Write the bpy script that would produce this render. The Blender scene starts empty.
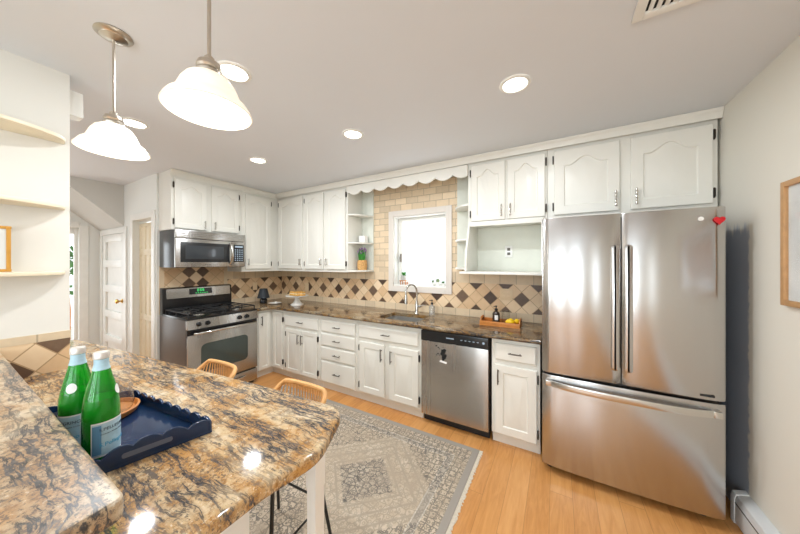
import bpy, bmesh, math, random
from mathutils import Vector, Matrix
random.seed(7)
C = bpy.context.scene.collection
SC = bpy.context.scene
PI = math.pi

# ------------------------------------------------------------------ camera, sky, lights, exposure
FPX = 273.82
cam_d = bpy.data.cameras.new('camera'); cam = bpy.data.objects.new('camera', cam_d); C.objects.link(cam)
cam_d.sensor_width = 36; cam_d.lens = FPX / 800 * 36; cam_d.shift_y = -4.035 / 800; cam_d.clip_start = .02
cam.location = (3.91472, -2.93265, 1.48601); cam.rotation_euler = (PI / 2, 0, .5208264)
SC.camera = cam
SC.view_settings.view_transform = 'Standard'; SC.view_settings.look = 'None'
SC.view_settings.gamma = 1; SC.view_settings.use_curve_mapping = False
SC.view_settings.exposure = 0.36
W = bpy.data.worlds.new('World'); SC.world = W; W.use_nodes = True
bg = W.node_tree.nodes['Background']; bg.inputs[0].default_value = (.90, .95, 1, 1); bg.inputs[1].default_value = 1.5

def area(name, loc, rot, sx, sy, power, col=(1, 1, 1)):
    l = bpy.data.lights.new(name, 'AREA'); l.shape = 'RECTANGLE'; l.size = sx; l.size_y = sy; l.energy = power; l.color = col
    o = bpy.data.objects.new(name, l); C.objects.link(o); o.location = loc; o.rotation_euler = rot; return o
# daylight through the dining room windows behind the camera, through the kitchen window and the hall door
for wx in (2.35, 3.25, 4.15): area('dining_window_daylight', (wx, -6.1, 1.45), (PI / 2, 0, 0), .5, 1.5, 17, (.82, .93, 1))
area('side_window_daylight', (4.95, -4.6, 1.45), (PI / 2, 0, PI / 2), 1.5, 1.4, 12, (.82, .93, 1))
area('kitchen_window_daylight', (2.49, .22, 1.64), (-PI / 2, 0, 0), .68, .84, 4, (.93, .97, 1))
area('hall_door_daylight', (-2.2, -2.3, 1.2), (PI / 2, 0, -PI / 2), .8, 1.8, 5, (.95, 1, 1))
# unseen fill light added to brighten the hall, behind the stub wall
hl = bpy.data.lights.new('hall_fill_light', 'POINT'); hl.energy = 30; hl.shadow_soft_size = .15; hl.color = (.90, .96, 1); ho = bpy.data.objects.new('hall_fill_light', hl); C.objects.link(ho); ho.location = (-.3, -3.5, 1.75)

# ------------------------------------------------------------------ node helpers and materials
def lin(c):
    return tuple(((v / 255) / 12.92 if v / 255 <= .04045 else ((v / 255 + .055) / 1.055) ** 2.4) for v in c)

class G:
    def __init__(s, name):
        s.m = bpy.data.materials.new(name); s.m.use_nodes = True; s.t = s.m.node_tree
        s.b = s.t.nodes['Principled BSDF']; s.out = s.t.nodes['Material Output']
    def n(s, typ, **kw):
        x = s.t.nodes.new(typ)
        for k, v in kw.items(): setattr(x, k, v)
        return x
    def link(s, a, b): s.t.links.new(a, b)
    def put(s, sock, v):
        if isinstance(v, bpy.types.NodeSocket): s.link(v, sock)
        elif isinstance(v, (tuple, list)): sock.default_value = tuple(v) + ((1,) if len(v) == 3 and len(sock.default_value) == 4 else ())
        else: sock.default_value = v
    def M(s, op, a, b=0., c=0.):
        x = s.n('ShaderNodeMath', operation=op); s.put(x.inputs[0], a); s.put(x.inputs[1], b); s.put(x.inputs[2], c); return x.outputs[0]
    def coords(s):
        x = s.n('ShaderNodeTexCoord'); q = s.n('ShaderNodeSeparateXYZ'); s.link(x.outputs['Object'], q.inputs[0])
        return x.outputs['Object'], q.outputs[0], q.outputs[1], q.outputs[2]
    def vec(s, x, y, z=0.):
        q = s.n('ShaderNodeCombineXYZ'); s.put(q.inputs[0], x); s.put(q.inputs[1], y); s.put(q.inputs[2], z); return q.outputs[0]
    def mapping(s, v, scale=(1, 1, 1), rot=(0, 0, 0)):
        q = s.n('ShaderNodeMapping'); s.link(v, q.inputs[0]); q.inputs['Scale'].default_value = scale; q.inputs['Rotation'].default_value = rot; return q.outputs[0]
    def noise(s, v, scale, detail=3, rough=.55, dist=0):
        q = s.n('ShaderNodeTexNoise'); s.link(v, q.inputs['Vector']); q.inputs['Scale'].default_value = scale
        q.inputs['Detail'].default_value = detail; q.inputs['Roughness'].default_value = rough; q.inputs['Distortion'].default_value = dist
        return q.outputs['Fac'], q.outputs['Color']
    def vor(s, v, scale, feature='F1', rand=1.):
        q = s.n('ShaderNodeTexVoronoi', feature=feature); s.link(v, q.inputs['Vector']); q.inputs['Scale'].default_value = scale
        q.inputs['Randomness'].default_value = rand; return q
    def white(s, v):
        q = s.n('ShaderNodeTexWhiteNoise', noise_dimensions='3D'); s.link(v, q.inputs['Vector']); return q.outputs['Value']
    def ramp(s, f, stops, interp='LINEAR'):
        q = s.n('ShaderNodeValToRGB'); s.link(f, q.inputs[0]); r = q.color_ramp; r.interpolation = interp
        while len(r.elements) < len(stops): r.elements.new(.5)
        for e, (p, c) in zip(r.elements, stops): e.position = p; e.color = tuple(c) + (1,)
        return q.outputs[0]
    def step(s, f, lo, hi):
        q = s.n('ShaderNodeMapRange', interpolation_type='SMOOTHSTEP'); s.put(q.inputs[0], f); q.inputs[1].default_value = lo; q.inputs[2].default_value = hi; return q.outputs[0]
    def mix(s, f, a, b, mode='MIX'):
        q = s.n('ShaderNodeMix', data_type='RGBA', blend_type=mode); s.put(q.inputs[0], f); s.put(q.inputs[6], a); s.put(q.inputs[7], b); return q.outputs[2]
    def bump(s, h, strength=.3, dist=.002):
        q = s.n('ShaderNodeBump'); s.link(h, q.inputs['Height']); q.inputs['Strength'].default_value = strength; q.inputs['Distance'].default_value = dist
        s.link(q.outputs[0], s.b.inputs['Normal'])
    def set(s, col=None, rough=None, metal=None, **kw):
        if col is not None: s.put(s.b.inputs['Base Color'], col)
        if rough is not None: s.put(s.b.inputs['Roughness'], rough)
        if metal is not None: s.put(s.b.inputs['Metallic'], metal)
        for k, v in kw.items(): s.put(s.b.inputs[k.replace('_', ' ')], v)
        return s.m

def plain(name, rgb, rough=.5, metal=0., var=.03, scale=8., **kw):
    """paint / plastic / metal with a slight unevenness"""
    g = G(name); v, x, y, z = g.coords(); f, _ = g.noise(v, scale, 3); c = lin(rgb)
    g.set(g.ramp(f, [(.3, tuple(k * (1 - var) for k in c)), (.7, tuple(min(1, k * (1 + var)) for k in c))]), rough, metal, **kw); return g.m

def emit(name, rgb, strength, base=(255, 255, 255)):
    g = G(name); v, x, y, z = g.coords(); f, _ = g.noise(v, 5, 2)
    g.set(lin(base), .4, 0, Emission_Color=g.ramp(f, [(0, tuple(k * .97 for k in lin(rgb))), (1, lin(rgb))]), Emission_Strength=strength); return g.m

def wall_mat(name, rgb, patch=False):
    g = G(name); v, x, y, z = g.coords(); f, _ = g.noise(v, 2.5, 3); f2, _ = g.noise(v, 180, 2)
    c = lin(rgb); col = g.ramp(f, [(.3, tuple(k * .985 for k in c)), (.7, c)])
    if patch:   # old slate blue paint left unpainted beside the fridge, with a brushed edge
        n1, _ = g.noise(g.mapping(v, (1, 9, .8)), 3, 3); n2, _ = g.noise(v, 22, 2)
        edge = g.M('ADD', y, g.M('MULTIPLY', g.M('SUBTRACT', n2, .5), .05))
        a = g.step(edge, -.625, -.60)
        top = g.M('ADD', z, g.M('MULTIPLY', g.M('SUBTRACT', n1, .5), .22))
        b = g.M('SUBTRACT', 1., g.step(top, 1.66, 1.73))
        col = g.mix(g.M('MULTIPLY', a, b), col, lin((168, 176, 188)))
    g.set(col, .75); g.bump(f2, .08, .001); return g.m

def diamond_mat(name, axis, a0, z0, d, mode):
    g = G(name); v, x, y, z = g.coords(); a = {'x': x, 'y': y}[axis]
    p = g.M('DIVIDE', g.M('SUBTRACT', a, a0), d); q = g.M('DIVIDE', g.M('SUBTRACT', z, z0), d)
    r = g.M('ADD', p, q); s = g.M('SUBTRACT', p, q)
    R = g.M('ROUND', r); S = g.M('ROUND', s)
    fr = g.M('ABSOLUTE', g.M('SUBTRACT', r, R)); fs = g.M('ABSOLUTE', g.M('SUBTRACT', s, S))
    grout = g.step(g.M('MAXIMUM', fr, fs), .468, .482)
    if mode == 'band':
        even = lambda k: g.M('LESS_THAN', g.M('ABSOLUTE', g.M('SUBTRACT', g.M('FLOORED_MODULO', k, 2.), 0.)), .5)
        dark = g.M('MULTIPLY', even(R), even(S))
    else:
        dark = g.M('LESS_THAN', g.M('ABSOLUTE', g.M('SUBTRACT', g.M('ADD', g.M('ABSOLUTE', R), g.M('ABSOLUTE', S)), 1.)), .5)
    w = g.white(g.vec(R, S, .3)); n1, _ = g.noise(v, 22, 4, .6)
    k = g.M('ADD', g.M('MULTIPLY', w, .6), g.M('MULTIPLY', n1, .4))
    light = g.ramp(k, [(.15, lin((218, 182, 140))), (.5, lin((232, 201, 161))), (.85, lin((240, 216, 182)))])
    drk = g.ramp(k, [(.2, lin((74, 54, 40))), (.6, lin((102, 78, 60))), (.85, lin((124, 100, 80)))])
    col = g.mix(dark, light, drk); col = g.mix(grout, col, lin((186, 154, 116)))
    g.set(col, .42); g.bump(g.M('SUBTRACT', g.M('MULTIPLY', n1, .3), grout), .35, .002); return g.m

def brick_mat(name, axis, w, h, z0, offset=.5, tint=(224, 202, 170)):
    g = G(name); v, x, y, z = g.coords(); a = {'x': x, 'y': y}[axis]
    q = g.M('DIVIDE', g.M('SUBTRACT', z, z0), h); row = g.M('FLOOR', q)
    p = g.M('ADD', g.M('DIVIDE', a, w), g.M('MULTIPLY', g.M('FLOORED_MODULO', row, 2.), offset)); col_i = g.M('FLOOR', p)
    fp = g.M('ABSOLUTE', g.M('SUBTRACT', g.M('SUBTRACT', p, col_i), .5)); fq = g.M('ABSOLUTE', g.M('SUBTRACT', g.M('SUBTRACT', q, row), .5))
    e = .0025
    grout = g.M('MAXIMUM', g.step(fp, .5 - e / w * 1.5, .5 - e / w), g.step(fq, .5 - e / h * 1.5, .5 - e / h))
    wv = g.white(g.vec(col_i, row, .1)); n1, _ = g.noise(v, 26, 4, .6)
    k = g.M('ADD', g.M('MULTIPLY', wv, .55), g.M('MULTIPLY', n1, .45)); c = lin(tint)
    col = g.ramp(k, [(.15, tuple(i * .84 for i in c)), (.5, c), (.85, tuple(min(1, i * 1.13) for i in c))])
    g.set(g.mix(grout, col, tuple(i * .62 for i in c)), .5); g.bump(g.M('SUBTRACT', g.M('MULTIPLY', n1, .3), grout), .4, .002); return g.m

def granite(name, gain=1., rot=.1, rough=.07, sat=1.):
    g = G(name); v, x, y, z = g.coords()
    _, wc = g.noise(v, 3.5, 4)
    q = g.n('ShaderNodeVectorMath', operation='MULTIPLY_ADD'); g.link(wc, q.inputs[0]); q.inputs[1].default_value = (.09, .09, .09); g.link(v, q.inputs[2])
    wv = q.outputs[0]
    st = g.mapping(wv, (.33, 2.3, 1.), (0, 0, rot))
    n1, _ = g.noise(st, 11, 9, .66)              # streaky flow, its mid line makes the veins
    n4, _ = g.noise(g.mapping(wv, (.5, 1.6, 1.), (0, 0, rot)), 5, 4, .55)
    n2, _ = g.noise(wv, 9, 5, .62)               # gold clouds
    n3, _ = g.noise(v, 95, 4, .8); n5, _ = g.noise(v, 38, 4, .7)
    base = g.ramp(g.M('ADD', g.M('ADD', g.M('MULTIPLY', n2, .5), g.M('MULTIPLY', n5, .2)), g.M('MULTIPLY', n4, .3)), [(.36, lin((232, 216, 190))), (.47, lin((214, 188, 150))), (.56, lin((198, 148, 86))), (.68, lin((224, 178, 114)))])
    base = g.mix(g.step(n3, .42, .32), base, lin((238, 226, 204)))
    base = g.mix(g.M('MULTIPLY', g.step(n5, .52, .66), .65), base, lin((132, 94, 60)))
    cl = g.step(n4, .42, .54)
    ridge = g.M('ABSOLUTE', g.M('SUBTRACT', n1, .5))
    vein = g.M('MULTIPLY', g.M('SUBTRACT', 1., g.step(ridge, .010, .042)), g.M('ADD', .45, g.M('MULTIPLY', cl, .55)))
    patch = g.step(g.M('ADD', n1, g.M('MULTIPLY', g.M('SUBTRACT', n3, .5), .35)), .585, .64)
    speck = g.step(g.M('ADD', n3, g.M('MULTIPLY', g.M('SUBTRACT', cl, .5), .14)), .575, .64)
    halo = g.M('MULTIPLY', g.M('SUBTRACT', 1., g.step(ridge, .04, .14)), .45)
    col = g.mix(g.M('MULTIPLY', halo, cl), base, lin((150, 120, 88)))
    dk = g.ramp(n5, [(.35, lin((38, 40, 46))), (.55, lin((74, 78, 86))), (.72, lin((124, 122, 122)))])
    col = g.mix(g.M('MULTIPLY', g.M('MAXIMUM', g.M('MAXIMUM', vein, g.M('MULTIPLY', patch, .85)), g.M('MULTIPLY', speck, .7)), .95), col, dk)
    if sat != 1:
        h = g.n('ShaderNodeHueSaturation'); h.inputs['Saturation'].default_value = sat; g.link(col, h.inputs['Color']); col = h.outputs[0]
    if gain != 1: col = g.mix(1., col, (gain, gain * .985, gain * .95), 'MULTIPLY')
    g.set(col, rough, 0, Specular_IOR_Level=.4); return g.m

def floor_mat():
    g = G('oak_laminate'); v, x, y, z = g.coords(); w, L = .125, 1.25
    p = g.M('DIVIDE', x, w); pi = g.M('FLOOR', p)
    q = g.M('ADD', g.M('DIVIDE', y, L), g.M('MULTIPLY', g.white(g.vec(pi, 1.7, 3.)), 1.)); qi = g.M('FLOOR', q)
    tone = g.white(g.vec(pi, qi, .5))
    fp = g.M('ABSOLUTE', g.M('SUBTRACT', g.M('SUBTRACT', p, pi), .5)); fq = g.M('ABSOLUTE', g.M('SUBTRACT', g.M('SUBTRACT', q, qi), .5))
    seam = g.M('MAXIMUM', g.step(fp, .485, .497), g.step(fq, .4985, .4995))
    off = g.vec(g.M('MULTIPLY', tone, 7.), g.M('MULTIPLY', tone, 3.), 0.)
    q2 = g.n('ShaderNodeVectorMath', operation='ADD'); g.link(v, q2.inputs[0]); g.link(off, q2.inputs[1])
    n1, _ = g.noise(g.mapping(q2.outputs[0], (9, 1.2, 1)), 3.2, 6, .6, 1.2); n2, _ = g.noise(g.mapping(q2.outputs[0], (60, 3, 1)), 3, 3)
    k = g.M('ADD', g.M('ADD', g.M('MULTIPLY', n1, .62), g.M('MULTIPLY', n2, .18)), g.M('MULTIPLY', tone, .22))
    col = g.ramp(k, [(.25, lin((190, 128, 68))), (.5, lin((213, 152, 88))), (.75, lin((226, 168, 106)))])
    g.set(g.mix(g.M('MULTIPLY', seam, .55), col, lin((132, 82, 44))), .3); g.bump(g.M('SUBTRACT', n2, seam), .05, .001); return g.m

RX0, RX1, RY0, RY1 = 1.06, 3.385, -2.30, -.745
def rug_mat():
    g = G('distressed_rug_weave'); v, x, y, z = g.coords()
    dx = g.M('MINIMUM', g.M('SUBTRACT', x, RX0), g.M('SUBTRACT', RX1, x)); dy = g.M('MINIMUM', g.M('SUBTRACT', y, RY0), g.M('SUBTRACT', RY1, y))
    e = g.M('MINIMUM', dx, dy)
    band = lambda a, b: g.M('MULTIPLY', g.M('GREATER_THAN', e, a), g.M('LESS_THAN', e, b))
    fine, _ = g.noise(v, 260, 2); wear, _ = g.noise(v, 5, 5, .65); wear2, _ = g.noise(v, 30, 4, .7)
    vf = g.vor(v, 21, 'DISTANCE_TO_EDGE', .75).outputs['Distance']; vs = g.vor(v, 40, 'F1', .8).outputs['Distance']
    line = g.M('SUBTRACT', 1., g.step(vf, .02, .08))
    ring = g.M('SUBTRACT', 1., g.step(g.M('ABSOLUTE', g.M('SUBTRACT', vs, .36)), .05, .14))
    # repeated medallions along the length
    mx = g.M('SUBTRACT', g.M('PINGPONG', g.M('SUBTRACT', x, 2.17), .6), 0.)
    my = g.M('ABSOLUTE', g.M('SUBTRACT', y, -1.42))
    md = g.M('ADD', g.M('MULTIPLY', g.M('ABSOLUTE', g.M('SUBTRACT', mx, .6)), 1.5), g.M('MULTIPLY', my, 1.55))
    rings = g.M('SUBTRACT', 1., g.step(g.M('ABSOLUTE', g.M('SUBTRACT', g.M('FRACT', g.M('MULTIPLY', md, 6.)), .5)), .05, .14))
    inmed = g.M('SUBTRACT', 1., g.step(md, .33, .36)); corner = g.step(md, .82, .86)
    dens = g.M('ADD', g.M('ADD', .32, g.M('MULTIPLY', inmed, .45)), g.M('MULTIPLY', corner, .4))
    pat = g.M('MULTIPLY', g.M('MAXIMUM', line, g.M('MULTIPLY', ring, .8)), dens)
    pat = g.M('MAXIMUM', pat, g.M('MULTIPLY', g.M('MULTIPLY', rings, g.M('LESS_THAN', md, .9)), .28))
    # border: dense lattice between two pale lines, plain grey outside
    bl = g.M('MAXIMUM', g.M('SUBTRACT', 1., g.step(g.vor(v, 22, 'DISTANCE_TO_EDGE', .35).outputs['Distance'], .03, .11)), g.M('MULTIPLY', ring, .9))
    inb = band(.045, .15); pat = g.mix(inb, pat, g.M('MULTIPLY', bl, .65))
    sv = g.n('ShaderNodeSeparateColor'); g.link(pat, sv.inputs[0]); pat = sv.outputs[0]
    guard = g.M('MAXIMUM', band(.15, .158), band(.195, .203)); stripe = band(.158, .195)
    pat = g.M('MULTIPLY', pat, g.M('SUBTRACT', 1., band(-1., .045)))
    amt = g.M('MULTIPLY', pat, g.step(g.M('ADD', wear, g.M('MULTIPLY', wear2, .5)), .46, .80))
    base = g.ramp(g.M('ADD', g.M('MULTIPLY', wear, .6), g.M('MULTIPLY', wear2, .4)), [(.32, lin((176, 158, 137))), (.5, lin((198, 181, 158))), (.66, lin((217, 202, 181)))])
    base = g.mix(g.M('MULTIPLY', inmed, .25), base, lin((150, 144, 136)))
    base = g.mix(band(-1., .045), base, lin((164, 156, 146)))
    base = g.mix(g.M('MULTIPLY', stripe, .5), base, lin((160, 154, 146)))
    base = g.mix(g.M('MULTIPLY', guard, .6), base, lin((222, 214, 200)))
    col = g.mix(g.M('MULTIPLY', amt, 1.05), base, lin((66, 66, 68)))
    col = g.mix(g.M('MULTIPLY', g.M('SUBTRACT', fine, .3), .3), col, lin((120, 114, 106)))
    g.set(col, .95); g.bump(fine, .3, .003); return g.m

def steel(name, rgb=(184, 182, 179), rough=.27, stretch=(90, 90, 1.2), metal=1.):
    g = G(name); v, x, y, z = g.coords(); f, _ = g.noise(g.mapping(v, stretch), 3, 3); f2, _ = g.noise(g.mapping(v, (5, 5, .25)), 2, 2)
    c = lin(rgb); g.set(g.ramp(f, [(.3, tuple(k * .97 for k in c)), (.7, c)]), g.M('ADD', rough - .015, g.M('MULTIPLY', f2, .03)), metal)
    g.bump(f, .006, .002)
    tg = g.n('ShaderNodeTangent', direction_type='RADIAL', axis='Z'); g.link(tg.outputs[0], g.b.inputs['Tangent']); g.b.inputs['Anisotropic'].default_value = .75; g.b.inputs['Anisotropic Rotation'].default_value = .25; return g.m

def glass_mat(name, tint=(1, 1, 1), gloss=.25):
    g = G(name); v, x, y, z = g.coords(); f, _ = g.noise(v, 4, 2)
    tr = g.n('ShaderNodeBsdfTransparent'); tr.inputs[0].default_value = tuple(tint) + (1,)
    gl = g.n('ShaderNodeBsdfGlossy'); gl.inputs['Roughness'].default_value = .03
    fr = g.n('ShaderNodeFresnel'); fr.inputs[0].default_value = 1.45
    mx = g.n('ShaderNodeMixShader'); ge = g.n('ShaderNodeNewGeometry'); g.link(g.M('MULTIPLY', g.M('MULTIPLY', g.M('ADD', fr.outputs[0], g.M('MULTIPLY', f, .02)), gloss * 4), g.M('SUBTRACT', 1., ge.outputs['Backfacing'])), mx.inputs[0]); g.link(tr.outputs[0], mx.inputs[1]); g.link(gl.outputs[0], mx.inputs[2])
    g.link(mx.outputs[0], g.out.inputs[0]); return g.m

MT = dict(
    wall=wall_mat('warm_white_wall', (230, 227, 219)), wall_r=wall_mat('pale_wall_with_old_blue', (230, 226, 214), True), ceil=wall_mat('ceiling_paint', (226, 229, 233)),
    hall=wall_mat('hall_white', (234, 235, 230)), soffit=wall_mat('stair_soffit_shade', (208, 206, 200)), cream=plain('cream_shelf_paint', (238, 226, 200), .4), trim=plain('white_trim_paint', (238, 237, 231), .35),  # soffit colour darkened to carry the shade under the stairs
    cab=plain('white_cabinet_paint', (232, 230, 221), .35, 0, .012, 3), cab_in=plain('cabinet_inside_paint', (226, 228, 216), .5), beige=plain('beige_door_paint', (228, 214, 184), .45),
    floor=floor_mat(), rug=rug_mat(), fringe=plain('cream_fringe', (228, 218, 200), .95, 0, .1, 120),
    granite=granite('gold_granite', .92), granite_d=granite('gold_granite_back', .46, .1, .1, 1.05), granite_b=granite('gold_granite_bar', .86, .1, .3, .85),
    band_b=diamond_mat('diamond_tile_back', 'x', 3.019, 1.125, .1485, 'band'), band_l=diamond_mat('diamond_tile_left', 'y', -.165, 1.118, .1485, 'band'),
    band_s=diamond_mat('diamond_tile_range', 'y', -1.235, 1.305, .15, 'range'), band_p=diamond_mat('diamond_tile_stub', 'y', -2.58, 1.08, .14, 'band'),
    brick=brick_mat('travertine_brick', 'x', .155, .077, 1.28), row_b=brick_mat('travertine_row_back', 'x', .155, 3., 0.), row_l=brick_mat('travertine_row_left', 'y', .155, 3., 0.), row_p=brick_mat('travertine_row_stub', 'y', .115, 3., 0.),
    steel=steel('brushed_steel'), steel_f=steel('fridge_steel', (190, 188, 186), .2), steel_h=plain('satin_steel', (205, 203, 198), .22, 1.), sink=plain('sink_steel', (190, 189, 186), .3, .85),
    nickel=plain('brushed_nickel', (196, 188, 176), .28, 1.), pewter=plain('pewter_handle', (112, 106, 98), .35, 1.), hinge=plain('dark_hinge', (58, 52, 46), .4, .8), brass=plain('brass', (206, 168, 92), .25, 1.),
    black=plain('black_enamel', (24, 24, 26), .22), matte=plain('black_iron', (30, 30, 31), .55), dgrey=plain('dark_grey_panel', (92, 84, 78), .4, 0.), mside=plain('microwave_side', (62, 64, 68), .2, .3),
    dglass=plain('dark_oven_glass', (66, 74, 70), .06), dgl2=plain('microwave_glass', (58, 62, 66), .08), panel=plain('control_black', (34, 36, 38), .25),
    rattan=plain('natural_rattan', (226, 172, 108), .5, 0, .08, 40), wire=plain('black_wire', (34, 33, 32), .45),
    navy=plain('navy_lacquer', (20, 46, 80), .14, 0, .05), oak=plain('oak_frame', (196, 152, 104), .45, 0, .08, 30), gold=plain('gilt_frame', (200, 148, 66), .4, .2, .1, 25),
    acacia=plain('warm_wood_tray', (196, 124, 56), .4, 0, .15, 22), lemon=plain('lemon_skin', (246, 202, 30), .45, 0, .05, 60), white=plain('white_ceramic', (240, 238, 232), .25),
    paper=plain('white_paper', (244, 243, 240), .7), label=plain('pale_blue_label', (176, 208, 222), .5, 0, .10, 60), label_d=plain('label_blue', (96, 150, 190), .5), ink=plain('dark_ink', (30, 40, 70), .5), cyan=plain('cyan_star', (50, 165, 205), .5), cap=plain('silver_cap', (222, 216, 210), .35, .5),
    basket=plain('woven_basket', (206, 160, 100), .8, 0, .2, 60), leaf=plain('leaf_green', (76, 128, 60), .55, 0, .25, 30), grass=plain('grass_green', (70, 150, 60), .55, 0, .2, 30), purple=plain('lavender_flower', (150, 110, 160), .7, 0, .2, 40), sage=plain('sage_leaf', (120, 140, 100), .6, 0, .2, 30), soil=plain('pot_soil', (80, 60, 45), .9),
    cake=plain('baked_pastry', (216, 164, 84), .7, 0, .25, 60), cream2=plain('cream_layer', (240, 226, 186), .6), amber=plain('smoked_bottle', (58, 48, 40), .12), soapm=plain('soap_bottle', (226, 226, 222), .1),
    soapg=plain('clear_soap_bottle', (236, 236, 232), .05, 0, .03, 8, Transmission_Weight=.75), glass=glass_mat('clear_glass', (.97, .98, .98), .45), wglass=glass_mat('window_glass', (1, 1, 1), .15), red=plain('red_felt', (206, 26, 34), .6), green_led=emit('green_display', (70, 230, 120), 1.2, (10, 30, 15)), glow_marks=emit('pale_mark_glow', (170, 190, 210), .5, (120, 130, 140)),
    can=emit('downlight_lens', (255, 250, 240), 9.), bulb=emit('lamp_bulb', (255, 240, 215), 3.), casing=plain('window_casing_paint', (226, 218, 208), .4, 0, .012, 3), outlet=plain('outlet_ivory', (234, 208, 170), .4), outw=plain('outlet_white', (240, 240, 236), .4), slot=plain('outlet_slot', (96, 92, 86), .5), art=plain('pale_print', (214, 216, 214), .6, 0, .1, 6), art2=plain('taupe_print', (190, 166, 146), .6, 0, .15, 9), heater=plain('heater_enamel', (232, 234, 234), .35), dark=plain('vent_void_shade', (26, 25, 24), .8), blue_b=plain('plank', (120, 90, 60), .7),
)
def bottle_glass():
    g = G('green_bottle_glass'); v, x, y, z = g.coords(); f, _ = g.noise(v, 9, 2)
    g.set(g.ramp(f, [(0, (.03, .62, .06)), (1, (.06, .74, .10))]), .03, 0, Transmission_Weight=.9, IOR=1.45); return g.m
MT['bottle'] = bottle_glass(); MT['water'] = plain('green_lit_water', (24, 196, 44), .2, 0, .05)  # light through the green glass is put into the water colour
def shade_mat():
    g = G('frosted_shade_glass'); v, x, y, z = g.coords(); f, _ = g.noise(v, 7, 3)
    g.set(lin((252, 244, 230)), .35, 0, Emission_Color=g.ramp(f, [(0, lin((255, 236, 208))), (1, lin((255, 246, 230)))]), Emission_Strength=.32); return g.m
MT['shade'] = shade_mat()

# ------------------------------------------------------------------ mesh builder
class MB:
    """collects geometry in world coordinates; build() makes one mesh object"""
    def __init__(s): s.bm = bmesh.new(); s.sharp = 35
    def _bev(s, geom_verts, w, seg=2):
        es = list({e for v in geom_verts for e in v.link_edges}); bmesh.ops.bevel(s.bm, geom=es, offset=w, segments=seg, affect='EDGES', profile=.6)
    def box(s, x0, x1, y0, y1, z0, z1, bev=0, seg=2):
        r = bmesh.ops.create_cube(s.bm, size=1)['verts']
        for v in r: v.co = Vector((x0 + (v.co.x + .5) * (x1 - x0), y0 + (v.co.y + .5) * (y1 - y0), z0 + (v.co.z + .5) * (z1 - z0)))
        if bev: s._bev(r, bev, seg)
        return s
    def prism(s, pts, d, bev=0, seg=2, smooth_only=False):
        """polygon of 3-D points extruded by vector d"""
        vs = [s.bm.verts.new(p) for p in pts]; f = s.bm.faces.new(vs); d = Vector(d)
        r = bmesh.ops.extrude_face_region(s.bm, geom=[f]); nv = [q for q in r['geom'] if isinstance(q, bmesh.types.BMVert)]
        for v in nv: v.co += d
        bmesh.ops.recalc_face_normals(s.bm, faces=list({ff for v in vs + nv for ff in v.link_faces}))
        if bev:
            cap = set(vs); cap2 = set(nv); es = [e for v in vs for e in v.link_edges if e.other_vert(v) in cap] + [e for v in nv for e in v.link_edges if e.other_vert(v) in cap2]
            bmesh.ops.bevel(s.bm, geom=list(set(es)), offset=bev, segments=seg, affect='EDGES', profile=.6)
        return s
    def loops(s, rings, cap0=True, cap1=True, closed=True):
        vr = [[s.bm.verts.new(p) for p in r] for r in rings]; n = len(vr[0])
        for a, b in zip(vr, vr[1:]):
            for i in range(n if closed else n - 1):
                j = (i + 1) % n
                try: s.bm.faces.new((a[i], a[j], b[j], b[i]))
                except ValueError: pass
        if cap0: s.bm.faces.new(vr[0][::-1])
        if cap1: s.bm.faces.new(vr[-1])
        return s
    def tube(s, pts, r, n=8, closed=False, caps=True):
        pts = [Vector(p) for p in pts]; m = len(pts); rr = r if isinstance(r, (list, tuple)) else [r] * m
        up = None; rings = []
        for i, p in enumerate(pts):
            if closed: t = (pts[(i + 1) % m] - pts[i - 1])
            else: t = pts[min(i + 1, m - 1)] - pts[max(i - 1, 0)]
            t.normalize()
            if up is None: up = t.orthogonal().normalized()
            up = (up - t * up.dot(t)).normalized(); b = t.cross(up)
            rings.append([p + (up * math.cos(2 * PI * k / n) + b * math.sin(2 * PI * k / n)) * rr[i] for k in range(n)])
        if closed: rings.append(rings[0])
        s.loops(rings, caps and not closed, caps and not closed)
        if closed: bmesh.ops.remove_doubles(s.bm, verts=s.bm.verts[:], dist=1e-6)
        return s
    def lathe(s, prof, c, n=32, axis='z', cap0=False, cap1=False):
        c = Vector(c); rings = []
        for r, h in prof:
            ring = []
            for k in range(n):
                a = 2 * PI * k / n; u, w = r * math.cos(a), r * math.sin(a)
                ring.append(c + (Vector((u, w, h)) if axis == 'z' else Vector((h, u, w)) if axis == 'x' else Vector((u, h, w))))
            rings.append(ring)
        return s.loops(rings, cap0, cap1)
    def ball(s, c, r, sc=(1, 1, 1), u=16, v=10):
        q = bmesh.ops.create_uvsphere(s.bm, u_segments=u, v_segments=v, radius=r)['verts']
        for w in q: w.co = Vector((w.co.x * sc[0], w.co.y * sc[1], w.co.z * sc[2])) + Vector(c)
        return s
    def build(s, name, mat, parent=None, kind=None, smooth=True):
        org = Vector((0, 0, 0)); p = parent
        while p is not None: org += p.location; p = p.parent
        for v in s.bm.verts: v.co -= org
        bmesh.ops.recalc_face_normals(s.bm, faces=s.bm.faces[:])
        me = bpy.data.meshes.new(name); s.bm.to_mesh(me); s.bm.free()
        if smooth:
            me.polygons.foreach_set('use_smooth', [True] * len(me.polygons)); me.set_sharp_from_angle(angle=math.radians(s.sharp))
        me.materials.append(mat); o = bpy.data.objects.new(name, me); C.objects.link(o); o.parent = parent
        if kind: o['kind'] = kind
        return o

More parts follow.
